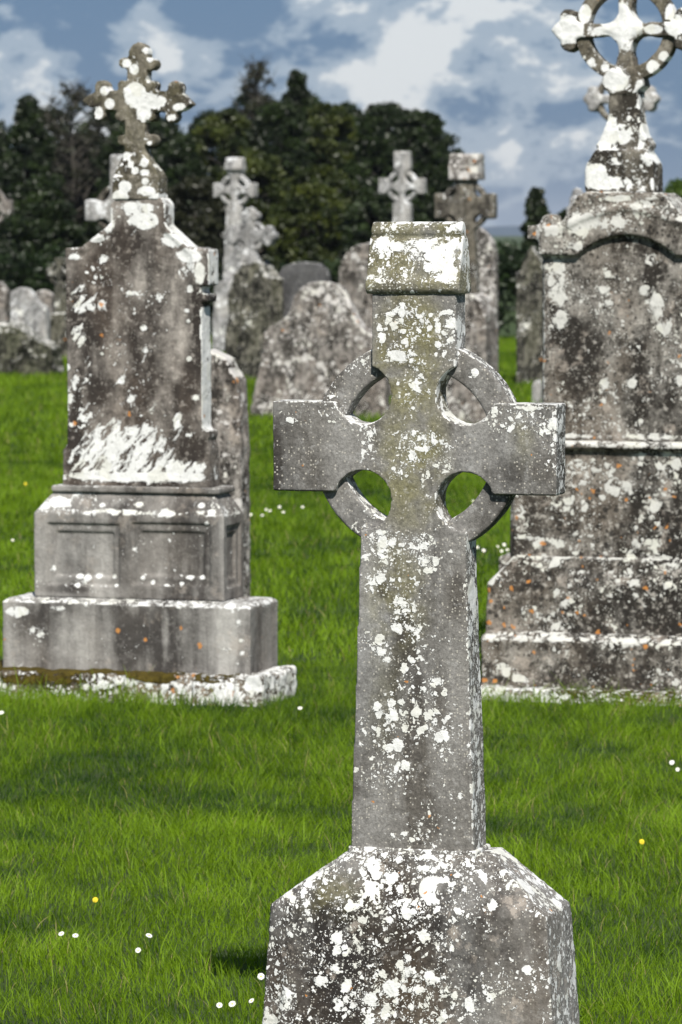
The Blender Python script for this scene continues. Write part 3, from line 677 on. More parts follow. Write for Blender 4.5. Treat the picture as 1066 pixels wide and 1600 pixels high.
def f_fin(f, co, no):
    paint(f, 'splat', co, [(a, b, c, d, v_, h) for a, b, c, d, v_, h in spots(FL, [(*k3(X, Y), rx / 3.135, ry / 3.135, v_, .3) for X, Y, rx, ry, v_ in [(475, 330, 62, 62, .85), (515, 370, 100, 50, .85), (515, 430, 44, 50, .8), (433, 185, 24, 24, 1.2), (470, 215, 26, 28, 1.2), (530, 122, 24, 18, 1.1), (547, 165, 18, 18, 1.1), (350, 383, 28, 30, 1.2), (325, 318, 26, 26, 1.1), (600, 370, 30, 28, .9), (295, 430, 26, 36, .7),
        (690, 400, 40, 26, .6), (655, 450, 24, 20, .7), (433, 640, 22, 24, 1.2), (458, 680, 18, 20, 1.2), (480, 710, 20, 20, 1.2), (525, 670, 22, 24, 1.1), (533, 762, 20, 18, 1.1), (435, 790, 36, 34, .9), (525, 720, 30, 18, .7), (540, 810, 50, 28, .9), (410, 840, 50, 40, .85), (600, 850, 60, 30, .8), (540, 260, 18, 26, .7), (545, 575, 14, 14, .9)]], yc)])
    f['tone'] += 0.2 * (co[:, 0] < FL.loc(215, 0, yc)[0] + 0.05); f['olive'] += 0.25
    paint(f, 'tone', co, spots(FL, [(*k3(250, 370), 26, 20, -.6), (*k3(690, 330), 30, 20, -.5), (*k3(480, 140), 20, 18, -.4)], yc))
stone('trefoil_cross', fin, L, M['finial'], vox=0.005, rough=(0.008, 0.08), chips=(0.003, 0.02), fields=f_fin, smooth=1)

# ------------------------------------------------------------------ monument on the right
Rm = root('ring_cross_monument', FR, 'tall pitted monument on stepped base, carrying a ringed cross with foliate arm ends', 'gravestone')
def RX(px, yo=0.0): return ux(FR, px, 800, yo)
def RZ(py, yo=0.0): return uz(FR, 978, py, yo)
CXR = 982
rp = [frus(RX(746, -.06), RX(1222, -.06), -0.08, 0.50, -0.1, z1=RZ(1078, 0))]
x = RX(742, -0.06)
while x < RX(1215, -.06):
    wd = rs.uniform(0.06, 0.2)
    rp.append(frus(x, x + wd - 0.01, -0.10 - rs.uniform(0, .03), 0.05, -0.1, z1=RZ(1078) + rs.uniform(-0.03, 0.004))); x += wd
def f_rf(f, co, no):
    u = RX(870)
    f['splat'] += 0.26 * (co[:, 0] < u) + 0.08; f['tone'] -= 0.3 * (co[:, 0] > u); f['moss'] += 0.42 * (co[:, 0] > u + 0.05) * (co[:, 2] > RZ(1090))
    f['lich'] -= 0.1
stone('footing', rp, Rm, M['rubble'], vox=0.009, rough=(0.022, 0.1), chips=(0.012, 0.03), fields=f_rf)
steps = [frus(RX(751), RX(1214), 0, 0.46, RZ(1080), z1=RZ(1004)), frus(RX(751), RX(1214), 0, 0.46, RZ(1004) - .001, RX(757), RX(1208), 0.03, 0.44, RZ(992, .03)),]
def f_st(f, co, no):
    f['tone'] += -0.12 - 0.12 * (co[:, 2] < RZ(1040))
    paint(f, 'splat', co, spots(FR, [(812, 1062, 20, 8, .7), (1020, 1050, 10, 7, .5), (880, 1020, 8, 6, .4)]))
    f['splat'] = np.maximum(f['splat'], 0.36 * np.clip(1 - np.abs(co[:, 2] - RZ(1004)) / 0.016, 0, 1))
stone('lower_step', steps, Rm, M['right'], vox=0.008, rough=(0.008, 0.13), chips=(0.004, 0.03), fields=f_st)
ys2 = 0.05
zB0, zB1, zB2 = RZ(993, ys2) - 0.01, RZ(917, ys2), RZ(872, ys2 + .02)
stp = [loft([[(RX(759, ys2), ys2, zB0), (RX(1205, ys2), ys2, zB0), (RX(1205, ys2), 0.42, zB0), (RX(759, ys2), 0.42, zB0)],
             [(RX(761, ys2), ys2, zB1), (RX(1203, ys2), ys2, zB1), (RX(1203, ys2), 0.42, zB1), (RX(761, ys2), 0.42, zB1)],
             [(RX(801, ys2), ys2 + 0.022, zB2), (RX(1163, ys2), ys2 + 0.022, zB2), (RX(1163, ys2), 0.38, zB2), (RX(801, ys2), 0.38, zB2)]])]
def f_s2(f, co, no):
    f['tone'] -= 0.1
    f['splat'] = np.maximum(f['splat'], 0.40 * np.clip(1 - np.abs(co[:, 2] - zB2) / 0.02, 0, 1))
    f['splat'] = np.maximum(f['splat'], 0.46 * (no[:, 0] < -0.3) * (co[:, 2] > zB1))
    paint(f, 'splat', co, spots(FR, [(795, 935, 12, 8, .45), (860, 880, 20, 9, .5), (820, 960, 6, 16, .4), (1045, 885, 24, 10, .5)], ys2))
stone('upper_step', stp, Rm, M['right'], vox=0.008, rough=(0.008, 0.13), chips=(0.004, 0.03), fields=f_s2)
ys3 = 0.085; DD = 0.26
def cham(px0, px1, z0, z1, y0, dd, ch):
    x0, x1 = RX(px0, y0), RX(px1, y0)
    o = [(x0, y0), (x1, y0), (x1 + ch, y0 + ch), (x1 + ch, y0 + dd), (x0 - ch, y0 + dd), (x0 - ch, y0 + ch)]
    return loft([[(a, b, z0) for a, b in o], [(a, b, z1) for a, b in o]])
zC0, zC1 = zB2 - 0.01, RZ(709, ys3)
die = [cham(804, 1158, zC0, zC1, ys3, DD, 0.022), frus(RX(818, ys3), RX(1146, ys3), ys3 - 0.004, ys3 + DD, zC1 - .001, z1=RZ(703, ys3)),
       frus(RX(812, ys3), RX(1152, ys3), ys3 - 0.016, ys3 + DD, RZ(703, ys3), z1=RZ(690, ys3)), ]
for py_, r_ in ((697, 0.014),):
    die.append(flat([circ(ys3 - 0.014, RZ(py_, ys3), r_, 16)], RX(812, ys3), RX(1152, ys3), 'x'))
def f_die(f, co, no):
    f['tone'] -= 0.1
    paint(f, 'splat', co, spots(FR, [(1020, 785, 16, 18, .5), (820, 840, 28, 6, .5), (1045, 730, 22, 26, .42), (900, 730, 60, 14, .34), (860, 850, 40, 14, .3), (1030, 875, 30, 10, .4)], ys3))
    f['splat'] = np.maximum(f['splat'], 0.46 * (co[:, 2] > RZ(704, ys3)) * (no[:, 2] > -0.2))
    paint(f, 'tone', co, spots(FR, [(930, 800, 60, 60, -.25, .9), (880, 845, 80, 25, .3, .9)], ys3))
stone('die', die, Rm, M['right'], vox=0.0075, rough=(0.007, 0.13), chips=(0.004, 0.03), fields=f_die)
# tablet with arched hood
ys4 = 0.10
zD0, zD1 = RZ(692, ys3), RZ(352, ys4)
tb = [cham(851, 1113, zD0, RZ(350, ys4), ys4, DD - 0.03, 0.014)]
def RP(L_, yy): return [FR.loc(a, b, yy) for a, b in L_]
yh = ys4 - 0.028
arch = [(898 + (1066 - 898) * 0 + 0, 400)]
archpts = [(978 - 78 + 156 * i / 16, 400 - 34 * math.sin(math.pi * i / 16) ** 0.8) for i in range(17)]
hood = [(841, 352), (841, 398)] + archpts + [(1122, 400), (1122, 352), (1084, 352), (1060, 330), (1033, 301), (917, 299), (900, 306), (880, 345), (873, 352)]
tb += [flat([RP(hood, yh)], yh, ys4 + DD - 0.03)]
lab = [(978 - 92 + 184 * i / 16, 352 - 26 * math.sin(math.pi * i / 16)) for i in range(17)]
tb += [flat([RP([(a, b - 4) for a, b in lab] + [(a, b + 3) for a, b in lab][::-1], yh)], yh - 0.008, yh + 0.02)]
tb += [frus(ux(FR, 823, 360, yh), ux(FR, 846, 360, yh), yh + 0.01, ys4 + DD - 0.05, FR.loc(0, 374, yh)[1], z1=FR.loc(0, 353, yh)[1]), frus(ux(FR, 1118, 360, yh), ux(FR, 1140, 360, yh), yh + 0.01, ys4 + DD - 0.05, FR.loc(0, 374, yh)[1], z1=FR.loc(0, 353, yh)[1])]
for bxp in (856, 1105):
    u, z = FR.loc(bxp, 350, yh); tb.append(flat([[(u - 0.034, z - 0.02), (u - 0.034, z + 0.004), (u - 0.026, z + 0.024), (u - 0.01, z + 0.034), (u + 0.012, z + 0.034), (u + 0.026, z + 0.024), (u + 0.034, z + 0.004), (u + 0.034, z - 0.02)]], yh + 0.02, yh + 0.09))
def f_tb(f, co, no):
    z = co[:, 2]
    paint(f, 'splat', co, spots(FR, [(868, 440, 24, 60, .52), (905, 350, 26, 26, .62), (925, 345, 30, 20, .55), (1025, 480, 20, 34, .64), (1040, 510, 22, 22, .66), (1012, 455, 20, 12, .6), (875, 500, 20, 24, .5), (868, 360, 26, 16, .55), (1020, 405, 20, 14, .55), (1003, 322, 24, 16, .55), (950, 430, 8, 8, .7), (988, 598, 11, 11, .75), (875, 600, 12, 18, .4), (1062, 595, 8, 14, .6), (1000, 660, 8, 8, .6),
        (900, 681, 60, 7, .55), (1020, 683, 60, 7, .55), (990, 310, 60, 8, .45), (1045, 330, 14, 26, .4), (900, 385, 20, 14, .5), (1010, 625, 10, 6, .5)], ys4))
    paint(f, 'lich', co, spots(FR, [(878, 480, 40, 110, .22), (960, 335, 80, 30, .25)], ys4))
    paint(f, 'tone', co, spots(FR, [(948, 500, 26, 130, .12, .7), (905, 590, 16, 100, -.22, .9), (1000, 600, 22, 90, -.22, .9), (1050, 600, 24, 80, -.2, .9), (960, 380, 60, 20, -.25), (1015, 440, 12, 40, -.4)], ys4))
    f['splat'] = np.maximum(f['splat'], 0.4 * (no[:, 0] < -0.3) * (no[:, 1] < -0.3))
stone('tablet', tb, Rm, M['right'], vox=0.0075, rough=(0.007, 0.13), chips=(0.004, 0.03), fields=f_tb)
# foliate ringed cross
def k5(X, Y): return (740 + X / 3.27, Y / 3.27)
yf = ys4 + 0.02; TF = 0.095
def P5(L_, yy=yf): return [FR.loc(*k5(a, b), yy) for a, b in L_]
ccx, ccz = FR.loc(*k5(772, 150), yf); u5 = 1 / 3.27 / 458
def D5(X, Y, R, y0=yf, y1=yf + TF): u, z = FR.loc(*k5(X, Y), yf); return disc(u, z, R * u5, y0, y1)
arms = celtic(ccx, ccz, 290 * u5, 290 * u5, ccz + 290 * u5, 36 * u5, 36 * u5, [(40 * u5, 0, 0), (62 * u5, 66 * u5, ccz - 300 * u5), (80 * u5, 84 * u5, ccz - 450 * u5)], 108 * u5, 78 * u5)
fn = [flat([arms], yf, yf + TF),
      flat([P5([(694, 440), (690, 590), (660, 680), (625, 742), (640, 772), (895, 772), (905, 740), (870, 680), (845, 590), (842, 440)])], yf, yf + TF),
      flat([P5([(636, 765), (582, 838), (580, 985), (930, 985), (930, 838), (880, 765)])], yf - 0.03, yf + TF + 0.03),
      flat([P5([(700, 350), (655, 400), (655, 450), (700, 480), (820, 480), (872, 440), (868, 400), (820, 350)])], yf - 0.008, yf + TF + 0.006)]
for s, (ax, az) in (('l', (-1, 0)), ('r', (1, 0)), ('t', (0, 1))):
    def at(a, b): return (ccx + (ax * a - az * b) * u5, ccz + (az * a + ax * b) * u5)
    for a, b, r in ((300, 68, 42), (300, -68, 42), (270, 0, 50)):
        p = at(a, b); fn.append(disc(p[0], p[1], r * u5, yf - 0.004, yf + TF + 0.004))
    o = [at(*c_) for c_ in ((280, 60), (330, 62), (362, 34), (392, 0), (362, -34), (330, -62), (280, -60))]
    fn.append(flat([o], yf - 0.002, yf + TF))
dm = [(ccx + r * u5 * math.cos(a * math.pi / 4), ccz + r * u5 * math.sin(a * math.pi / 4)) for a, r in enumerate([110, 48, 110, 48, 110, 48, 110, 48])]
fn.append(flat([dm], yf - 0.004, yf + TF))
def f_fn(f, co, no):
    f['lich'] += 0.12 + 0.28 * (co[:, 2] < FR.loc(0, 190, yf)[1])
    paint(f, 'splat', co, spots(FR, [(*k5(X, Y), a / 3.27, b / 3.27, v_, .35) for X, Y, a, b, v_ in [(760, 130, 130, 100, .8), (475, 150, 110, 90, .85), (750, 60, 60, 60, .7), (650, 160, 70, 28, .7), (770, 235, 60, 50, .6), (730, 410, 80, 70, .8), (690, 660, 60, 110, .7), (660, 720, 50, 50, .7), (768, 700, 38, 40, 1.1), (600, 900, 30, 70, .8), (690, 935, 110, 44, .6), (905, 810, 30, 50, .7), (920, 150, 60, 30, .8), (1030, 130, 70, 70, .7), (870, 670, 30, 60, .7), (850, 440, 20, 40, .5), (730, 818, 16, 14, 1), (860, 705, 18, 18, .9)]], yf))
stone('foliate_cross', fn, Rm, M['finial'], vox=0.0055, rough=(0.010, 0.07), chips=(0.004, 0.025), fields=f_fn, smooth=1)
def f_rg(f, co, no):
    paint(f, 'splat', co, spots(FR, [(*k5(X, Y), a / 3.27, b / 3.27, v_, .35) for X, Y, a, b, v_ in [(597, 320, 24, 26, 1.2), (668, 345, 26, 24, 1.1), (968, 288, 30, 30, 1.2), (912, 340, 38, 38, 1.1), (565, 70, 40, 60, .9), (562, 296, 10, 10, 1.), (1020, 60, 60, 60, .8)]], yf))
    f['olive'] += 0.1
stone('ring', [flat([circ(ccx, ccz, 268 * u5, 72), circ(ccx, ccz, 196 * u5, 72)[::-1]], yf + 0.012, yf + TF - 0.012)], Rm, M['finial'], vox=0.0055, rough=(0.004, 0.1), chips=(0.002, 0.02), fields=f_rg)

# ------------------------------------------------------------------ stones behind
def headstone(name, D, px, outline, thick, mat, label, cat='gravestone', yaw=YAW, vox=0.02, rough=(0.02, 0.15), chips=(0.01, 0.05), fields=None, extra=None, group=None, lift=0.0, smooth=0, part=None):
    fr = Frame(px, D, yaw)
    o = fr.pts(outline)
    zmin = min(p[1] for p in o)
    o = [(a, -0.12) if b < zmin + 0.05 else (a, b) for a, b in o]
    pcs = [flat([o], 0, thick)] + (extra(fr) if extra else [])
    def ff(f, co, no):
        if fields: fields(f, co, no, fr)
    ob = stone(name, pcs, None, mat, vox=vox, rough=rough, chips=chips, fields=ff, smooth=smooth)
    ob.location = fr.o; ob.rotation_euler = (0, 0, -yaw)
    ob['label'] = label; ob['category'] = cat
    if group: ob['group'] = group
    return ob, fr


def arcpts(cxp, cyp, rx, ry, a0=180, a1=0, n=12):
    return [(cxp + rx * math.cos(math.radians(a0 + (a1 - a0) * i / n)), cyp - ry * math.sin(math.radians(a0 + (a1 - a0) * i / n))) for i in range(n + 1)]


def toplich(val, ztop_px, span):
    def ff(f, co, no, fr):
        z = fr.loc(533, ztop_px)[1]
        f['lich'] += val * np.clip(1 - (z - co[:, 2]) / span, 0, 1)
    return ff


headstone('round_shouldered_headstone', 36.5, 490, [(386, 652), (397, 605), (408, 560), (412, 520), (424, 508), (442, 500), (452, 486), (458, 466), (468, 450), (484, 441), (504, 439), (524, 443), (538, 455), (547, 474), (556, 498), (566, 515), (600, 530), (604, 652)], 0.18, M['mottled'],
          'broad mottled headstone with rounded shoulders and crusted peak, behind near cross left arm', vox=0.02, rough=(0.03, 0.2), chips=(0.02, 0.06), fields=toplich(0.4, 442, 0.6))
headstone('arched_headstone', 41, 575, [(527, 640)] + arcpts(577, 432, 50, 53) + [(627, 640)], 0.16, M['mottled'], 'tall grey arched headstone partly hidden left of the gabled cap', fields=toplich(-0.1, 380, .5))
headstone('slate_headstone', 45.5, 474, [(435, 600), (435, 428), (441, 417), (455, 411), (474, 409), (495, 411), (508, 419), (513, 430), (513, 600)], 0.13, M['dark'], 'smooth dark slate headstone with shallow curved top, in the middle row', fields=toplich(0.55, 409, .15))
headstone('leaning_headstone', 34.5, 740, [(690, 672), (692, 520), (700, 478), (716, 462), (735, 459), (750, 466), (758, 490), (762, 672)], 0.42, M['mottled'], 'thick grey headstone with orange-stained front, right of the near cross shaft and above its ring', fields=toplich(0.3, 460, .3))
headstone('arched_headstone', 45, 735, [(692, 620)] + arcpts(733, 400, 41, 48) + [(774, 620)], 0.15, M['mottled'], 'round-topped headstone with a white crusted rim, directly behind the brown ringed cross', fields=toplich(0.5, 352, .5))
headstone('pointed_headstone', 44.5, 830, [(806, 600), (806, 426), (813, 424), (816, 408), (829, 384), (842, 404), (850, 424), (858, 426), (858, 600)], 0.2, M['rocky'], 'narrow lancet-pointed dark grey headstone beside the right monument', fields=None)
headstone('boundary_post', 39.2, 838, [(831, 632), (831, 602), (834, 595), (842, 594), (845, 600), (845, 632)], 0.08, M['pale'], 'tiny pale stub of stone just above the right arm of the near cross', 'marker stone', vox=0.012, rough=(0.006, .05), chips=(0, 1))
headstone('footstone', 19.3, 800, [(776, 902), (777, 872), (782, 867), (830, 868), (834, 902)], 0.2, M['mottled'], 'low reddish-grey stone block peeping out left of the right monument', 'marker stone', vox=0.015)
headstone('low_headstone', 17.6, 345, [(290, 960), (292, 548), (322, 546), (352, 560), (360, 580), (370, 592), (373, 640), (376, 760), (378, 960)], 0.14, M['mottled'], 'lichen-covered brown headstone close behind the right side of the panelled monument', vox=0.01, rough=(0.02, 0.12), chips=(0.008, 0.04),
          fields=lambda f, co, no, fr: (f.__setitem__('splat', 0.9 * (no[:, 2] > 0.3) * (co[:, 2] > fr.loc(0, 585)[1])), f.__setitem__('lich', f['lich'] + 0.05)))
headstone('double_headstone', 52, 35, [(14, 560), (13, 470), (17, 456), (28, 449), (42, 451), (52, 462), (58, 472), (64, 476), (72, 482), (73, 560)], 0.16, M['pale'], 'pale round-headed stone above the boulder at left edge', fields=None)
headstone('arched_headstone', 54, 66, [(50, 560)] + arcpts(66, 466, 15, 13) + [(81, 560)], 0.14, M['mottled'], 'small arched stone tucked right of the pale round-headed one at left', fields=toplich(0.4, 453, .1))
headstone('sloping_headstone', 50.5, -8, [(-34, 560), (-34, 450), (-18, 436), (-2, 440), (10, 455), (13, 560)], 0.16, M['mottled'], 'grey headstone cut off by the left edge above the boulder')
headstone('square_headstone', 53, 88, [(70, 560), (71, 496), (78, 490), (104, 488), (112, 560)], 0.2, M['rocky'], 'dark squat slab below the little grey-green cross at left')
headstone('kerb_stone', 47, 388, [(366, 598), (366, 584), (402, 584), (402, 598)], 0.12, M['pale'], 'thin pale grave kerb lying in the grass left of the mottled headstone', 'grave kerb', vox=0.02, rough=(0.01, .1), chips=(0, 1))

# boulder-like tomb at the left edge
fr = Frame(20, 47.0, math.radians(8))
bo = [(-50, 592), (-48, 520), (-30, 508), (0, 505), (22, 508), (40, 519), (56, 533), (76, 537), (82, 545), (82, 560), (88, 578), (92, 590), (90, 592)]
ob, _ = headstone('boulder', 47.0, 20, bo, 0.5, M['boulder'], 'rough dark boulder with layered ledges and pale crest at left edge', 'boulder', yaw=math.radians(8), vox=0.022, rough=(0.05, 0.14), chips=(0.045, 0.07), fields=toplich(0.75, 504, .14))


def ringcross(name, D, px, cpx, cpy, half, hgt, top, ring_r, ring_w, neck_w, shaft_w, shaft_b, bottom, thick, mat, label, cap=None, yaw=YAW, vox=0.018, ringmat=None, base=None, k=.42, cof=0.60):
    """a far Celtic cross, all sizes in photograph pixels at its distance D"""
    fr = Frame(px, D, yaw); rt = root(name, fr, label, 'grave cross')
    u, z = fr.loc(cpx, cpy); s = D / FPX
    zt = fr.loc(0, top)[1]; zb = fr.loc(0, bottom)[1]
    c = ring_r * cof * s; rr_ = ring_r * k * s; hg = hgt * s; nw = neck_w * s
    o = celtic(u, z, half * s, half * s, zt, hg, nw, [(nw, 0, 0), (shaft_w * s, shaft_w * s, z - ring_r * s), (shaft_b * s, shaft_b * s, zb)], max(c, max(hg, nw) * 1.02), rr_)
    pcs = [flat([o], 0, thick)]
    if cap:
        cw, ch = cap; pcs.append(frus(u - cw * s, u + cw * s, -0.05, thick + 0.05, zt - ch * s, u - cw * s * .93, u + cw * s * .93, 0, thick, zt))
    def ff(f, co, no): f['lich'] += 0.02
    stone('cross', pcs, rt, mat, vox=vox, rough=(0.014, .15), chips=(0.006, .05), fields=ff)
    stone('ring', [flat([circ(u, z, ring_r * s, 48), circ(u, z, (ring_r - ring_w) * s, 48)[::-1]], thick * .15, thick * .85)], rt, ringmat or mat, vox=vox, rough=(0.008, .15), chips=(0, 1))
    w_, d_ = (base or (shaft_b * 2.0, 0.5))
    stone('pedestal', [frus(u - w_ * s, u + w_ * s, thick / 2 - d_ / 2, thick / 2 + d_ / 2, -0.1, u - w_ * s * .85, u + w_ * s * .85, thick / 2 - d_ * .42, thick / 2 + d_ * .42, zb + 0.02)], rt, mat, vox=vox * 1.3, rough=(0.02, .15), chips=(0.008, .05))
    return rt, fr

ringcross('celtic_cross', 56, 365, 365, 297, 34, 11.5, 248, 26, 7, 12, 12.5, 19, 440, 0.17, M['pale'], 'tall pale ringed cross standing behind the cairn monument, left of centre', cap=(14, 20), base=(30, .6))
ringcross('celtic_cross', 60, 627, 627, 291, 37, 12.5, 240, 26, 7, 13, 14, 18, 460, 0.16, M['pale'], 'white ringed cross against dark trees, just above the gabled cap')
rt, frc = ringcross('celtic_cross', 42, 725, 725, 322, 49, 20, 262, 39, 9, 18, 16, 22, 470, 0.14, M['finial'], 'dark brown ringed cross with a shrine-shaped cap, behind and right of the near cap', k=.26, cof=0.62)
u, z = frc.loc(725, 262); s = 42 / FPX
def shr(fr_, u, z, s): return [flat([[(-0.05, z - 20 * s), (0.27, z - 20 * s), (0.24, z + 18 * s), (0.20, z + 21 * s), (0.02, z + 21 * s), (-0.02, z + 18 * s)]], u - 23.5 * s, u + 23.5 * s, 'x')]
stone('cap', shr(frc, u, z + 1 * s, s), rt, M['mottled'], vox=0.015, rough=(0.015, .12), chips=(0.006, .04), fields=lambda f, co, no: f.__setitem__('splat', 0.3 * (co[:, 0] < 9)))
ringcross('celtic_cross', 30, 184, 184, 328, 56, 17, 242, 42, 10, 15, 16, 24, 640, 0.15, M['pale'], 'pale cross with a rust-brown ring, showing behind the trefoil cross monument', ringmat=M['finial'], k=.30, cof=.62)
ringcross('celtic_cross', 52, -24, -24, 324, 42, 12, 270, 34, 7, 11, 11, 16, 560, 0.15, M['mottled'], 'grey ringed cross cut off by the left edge, before dark trees')
ringcross('celtic_cross', 58, 93, 93, 428, 23, 9, 403, 20, 6, 8, 9, 14, 540, 0.14, M['rocky'], 'little grey-green ringed cross left of the brown-stained tablet')

# cairn monument with foliate cross
fr = Frame(395, 45.5); rt = root('cairn_monument', fr, 'dark rough stone cairn topped by a small foliate white cross, beside the slate headstone', 'gravestone')
co_ = fr.pts([(345, 592), (350, 540), (356, 470), (365, 430), (378, 411), (400, 408), (410, 424), (418, 432), (434, 436), (438, 470), (438, 592)])
co_ = [(a, -0.1) if b < 0.1 else (a, b) for a, b in co_]
stone('cairn', [flat([co_], 0, 0.45)], rt, M['rocky'], vox=0.024, rough=(0.10, 0.22), chips=(0.05, 0.09), fields=lambda f, co, no: f.__setitem__('lich', f['lich'] - 0.1))
s = 45.5 / FPX; u, z = fr.loc(385, 368)
o = celtic(u, z, 28 * s, 28 * s, z + 38 * s, 7 * s, 7 * s, [(8 * s, 0, 0), (11 * s, 11 * s, z - 30 * s), (18 * s, 18 * s, z - 48 * s)], 17 * s, 9 * s)
pcs = [flat([o], 0.1, 0.22)]
for ax, az in ((-1, 0), (1, 0), (0, 1)):
    for a, b, r in ((30, 9, 7), (30, -9, 7), (37, 0, 7)):
        pcs.append(disc(u + (ax * a - az * b) * s, z + (az * a + ax * b) * s, r * s, 0.09, 0.23))
stone('foliate_cross', pcs, rt, M['pale'], vox=0.015, rough=(0.03, .08), chips=(0.01, .04))
stone('ring', [flat([circ(u, z, 25 * s, 40), circ(u, z, 18 * s, 40)[::-1]], .12, .20)], rt, M['pale'], vox=0.015, rough=(0.01, .1), chips=(0, 1))

# second foliate cross monument, behind the right one
fr = Frame(965, 30.0); rt = root('foliate_cross_monument', fr, 'smaller white crusted foliate cross and finial knob showing behind the right monument', 'gravestone')
s = 30 / FPX; u, z = fr.loc(965, 154)
o = celtic(u, z, 44 * s, 44 * s, z + 44 * s, 6 * s, 6 * s, [(7 * s, 0, 0), (11 * s, 11 * s, z - 60 * s), (20 * s, 20 * s, fr.loc(0, 300)[1])], 18 * s, 11 * s)
pcs = [flat([o], 0.08, 0.20)]
for ax, az in ((-1, 0), (1, 0), (0, 1)):
    for a, b, r in ((44, 11, 9), (44, -11, 9), (53, 0, 7)):
        pcs.append(disc(u + (ax * a - az * b) * s, z + (az * a + ax * b) * s, r * s, 0.07, 0.21))
stone('foliate_cross', pcs, rt, M['pale'], vox=0.012, rough=(0.02, .08), chips=(0.01, .04))
stone('ring', [flat([circ(u, z, 41 * s, 48), circ(u, z, 32 * s, 48)[::-1]], .10, .18)], rt, M['finial'], vox=0.012, rough=(0.006, .1), chips=(0, 1))
bd = fr.pts([(885, 560), (885, 322), (905, 316), (925, 300), (1005, 300), (1030, 318), (1048, 322), (1048, 560)]); bd = [(a, -0.1) if b < 0.8 else (a, b) for a, b in bd]
zk = fr.loc(897, 305)
stone('body', [flat([bd], 0, 0.28), ball(zk[0], 0.1, zk[1] + 0.01, 0.04, 1, 1, 1.2), frus(zk[0] - .05, zk[0] + .05, 0.04, 0.16, zk[1] - .1, z1=zk[1] - 0.02)], rt, M['pale'], vox=0.014, rough=(0.02, .15), chips=(0.008, .05))

# ------------------------------------------------------------------ grass
GM = leaf_mat('grass_blades', (0.012, 0.046, 0.004), (0.215, 0.355, 0.015), (0.34, 0.30, 0.12), trans=0.36, gl=0.008, rough=0.5)
gp = [blades(5.2, 15.5, 9000, 0.040, 0.0021, 3, 0.5), blades(15.5, 31, 2300, 0.055, 0.0050, 2, 0.7), blades(31, 64, 650, 0.07, 0.012, 1, 1.2),
      blades(5.2, 15.5, 260, 0.066, 0.0026, 4, 0.5, 0.45, 0.06)]
go_ = bpy.data.objects.new('grass', big_mesh('grass', gp, GM)); COL.objects.link(go_); go_['kind'] = 'stuff'; go_['label'] = 'short lush green lawn grass between the graves'

# ------------------------------------------------------------------ flowers in the lawn
petal = plain_mat('daisy_petal', (0.85, 0.85, 0.80)); yel = plain_mat('flower_yellow', (0.78, 0.60, 0.03)); stm = plain_mat('flower_stem', (0.06, 0.13, 0.02))
def gpos(px, py, h=0.045):
    r = ray(px, py); k = (h - CAMH) / r.z; return (r.x * k, r.y * k)
def flower_meshes():
    V = []; Fc = []
    for i in range(15):
        a = 2 * math.pi * i / 15; c, s = math.cos(a), math.sin(a); k = len(V)
        for r_, w_, z_ in ((0.002, 0.0006, 0.0), (0.006, 0.0015, 0.0012), (0.0095, 0.0014, 0.001), (0.0112, 0.0005, 0.0)):
            for sg in (-1, 1): V.append((c * r_ - s * w_ * sg, s * r_ + c * w_ * sg, z_ + 0.0004 * (i % 2)))
        Fc += [(k, k + 1, k + 3, k + 2), (k + 2, k + 3, k + 5, k + 4), (k + 4, k + 5, k + 7, k + 6)]
    def dome(r, h, n=10):
        v = [(0, 0, h)]; f_ = []
        for q_, (rr2, zz) in enumerate(((0.6, 0.75), (1.0, 0.0))):
            for i in range(n): v.append((r * rr2 * math.cos(6.283 * i / n), r * rr2 * math.sin(6.283 * i / n), h * zz))
        for i in range(n): f_.append((0, 1 + i, 1 + (i + 1) % n)); f_.append((1 + i, 1 + n + i, 1 + n + (i + 1) % n, 1 + (i + 1) % n))
        return v, f_
    def tube(r, z0, z1, n=5):
        v = [(r * math.cos(6.283 * i / n), r * math.sin(6.283 * i / n), z) for z in (z0, z1) for i in range(n)]
        return v, [(i, (i + 1) % n, n + (i + 1) % n, n + i) for i in range(n)]
    mk = lambda n_, vf, m_: (lambda me: (me.from_pydata(vf[0], [], vf[1]), me.materials.append(m_), me)[2])(bpy.data.meshes.new(n_))
    pe = mk('petals', (V, Fc), petal); di = mk('disc', dome(0.0034, 0.0028), yel); st = mk('stem', tube(0.0008, -0.05, 0), stm)
    V2 = []; F2 = []
    for ring in range(4):
        for i in range(16):
            a = 2 * math.pi * (i + ring * .4) / 16; c, s = math.cos(a), math.sin(a); k = len(V2); R_ = 0.013 - ring * 0.0028
            for r_, w_, z_ in ((0.001, 0.0006, 0.001 * ring), (R_ * .6, 0.0014, 0.002 + 0.0016 * ring), (R_, 0.0012, 0.001 + 0.0018 * ring)):
                for sg in (-1, 1): V2.append((c * r_ - s * w_ * sg, s * r_ + c * w_ * sg, z_))
            F2 += [(k, k + 1, k + 3, k + 2), (k + 2, k + 3, k + 5, k + 4)]
    dp = mk('petals', (V2, F2), yel)
    return pe, di, st, dp
PE, DI, ST, DP_ = flower_meshes()
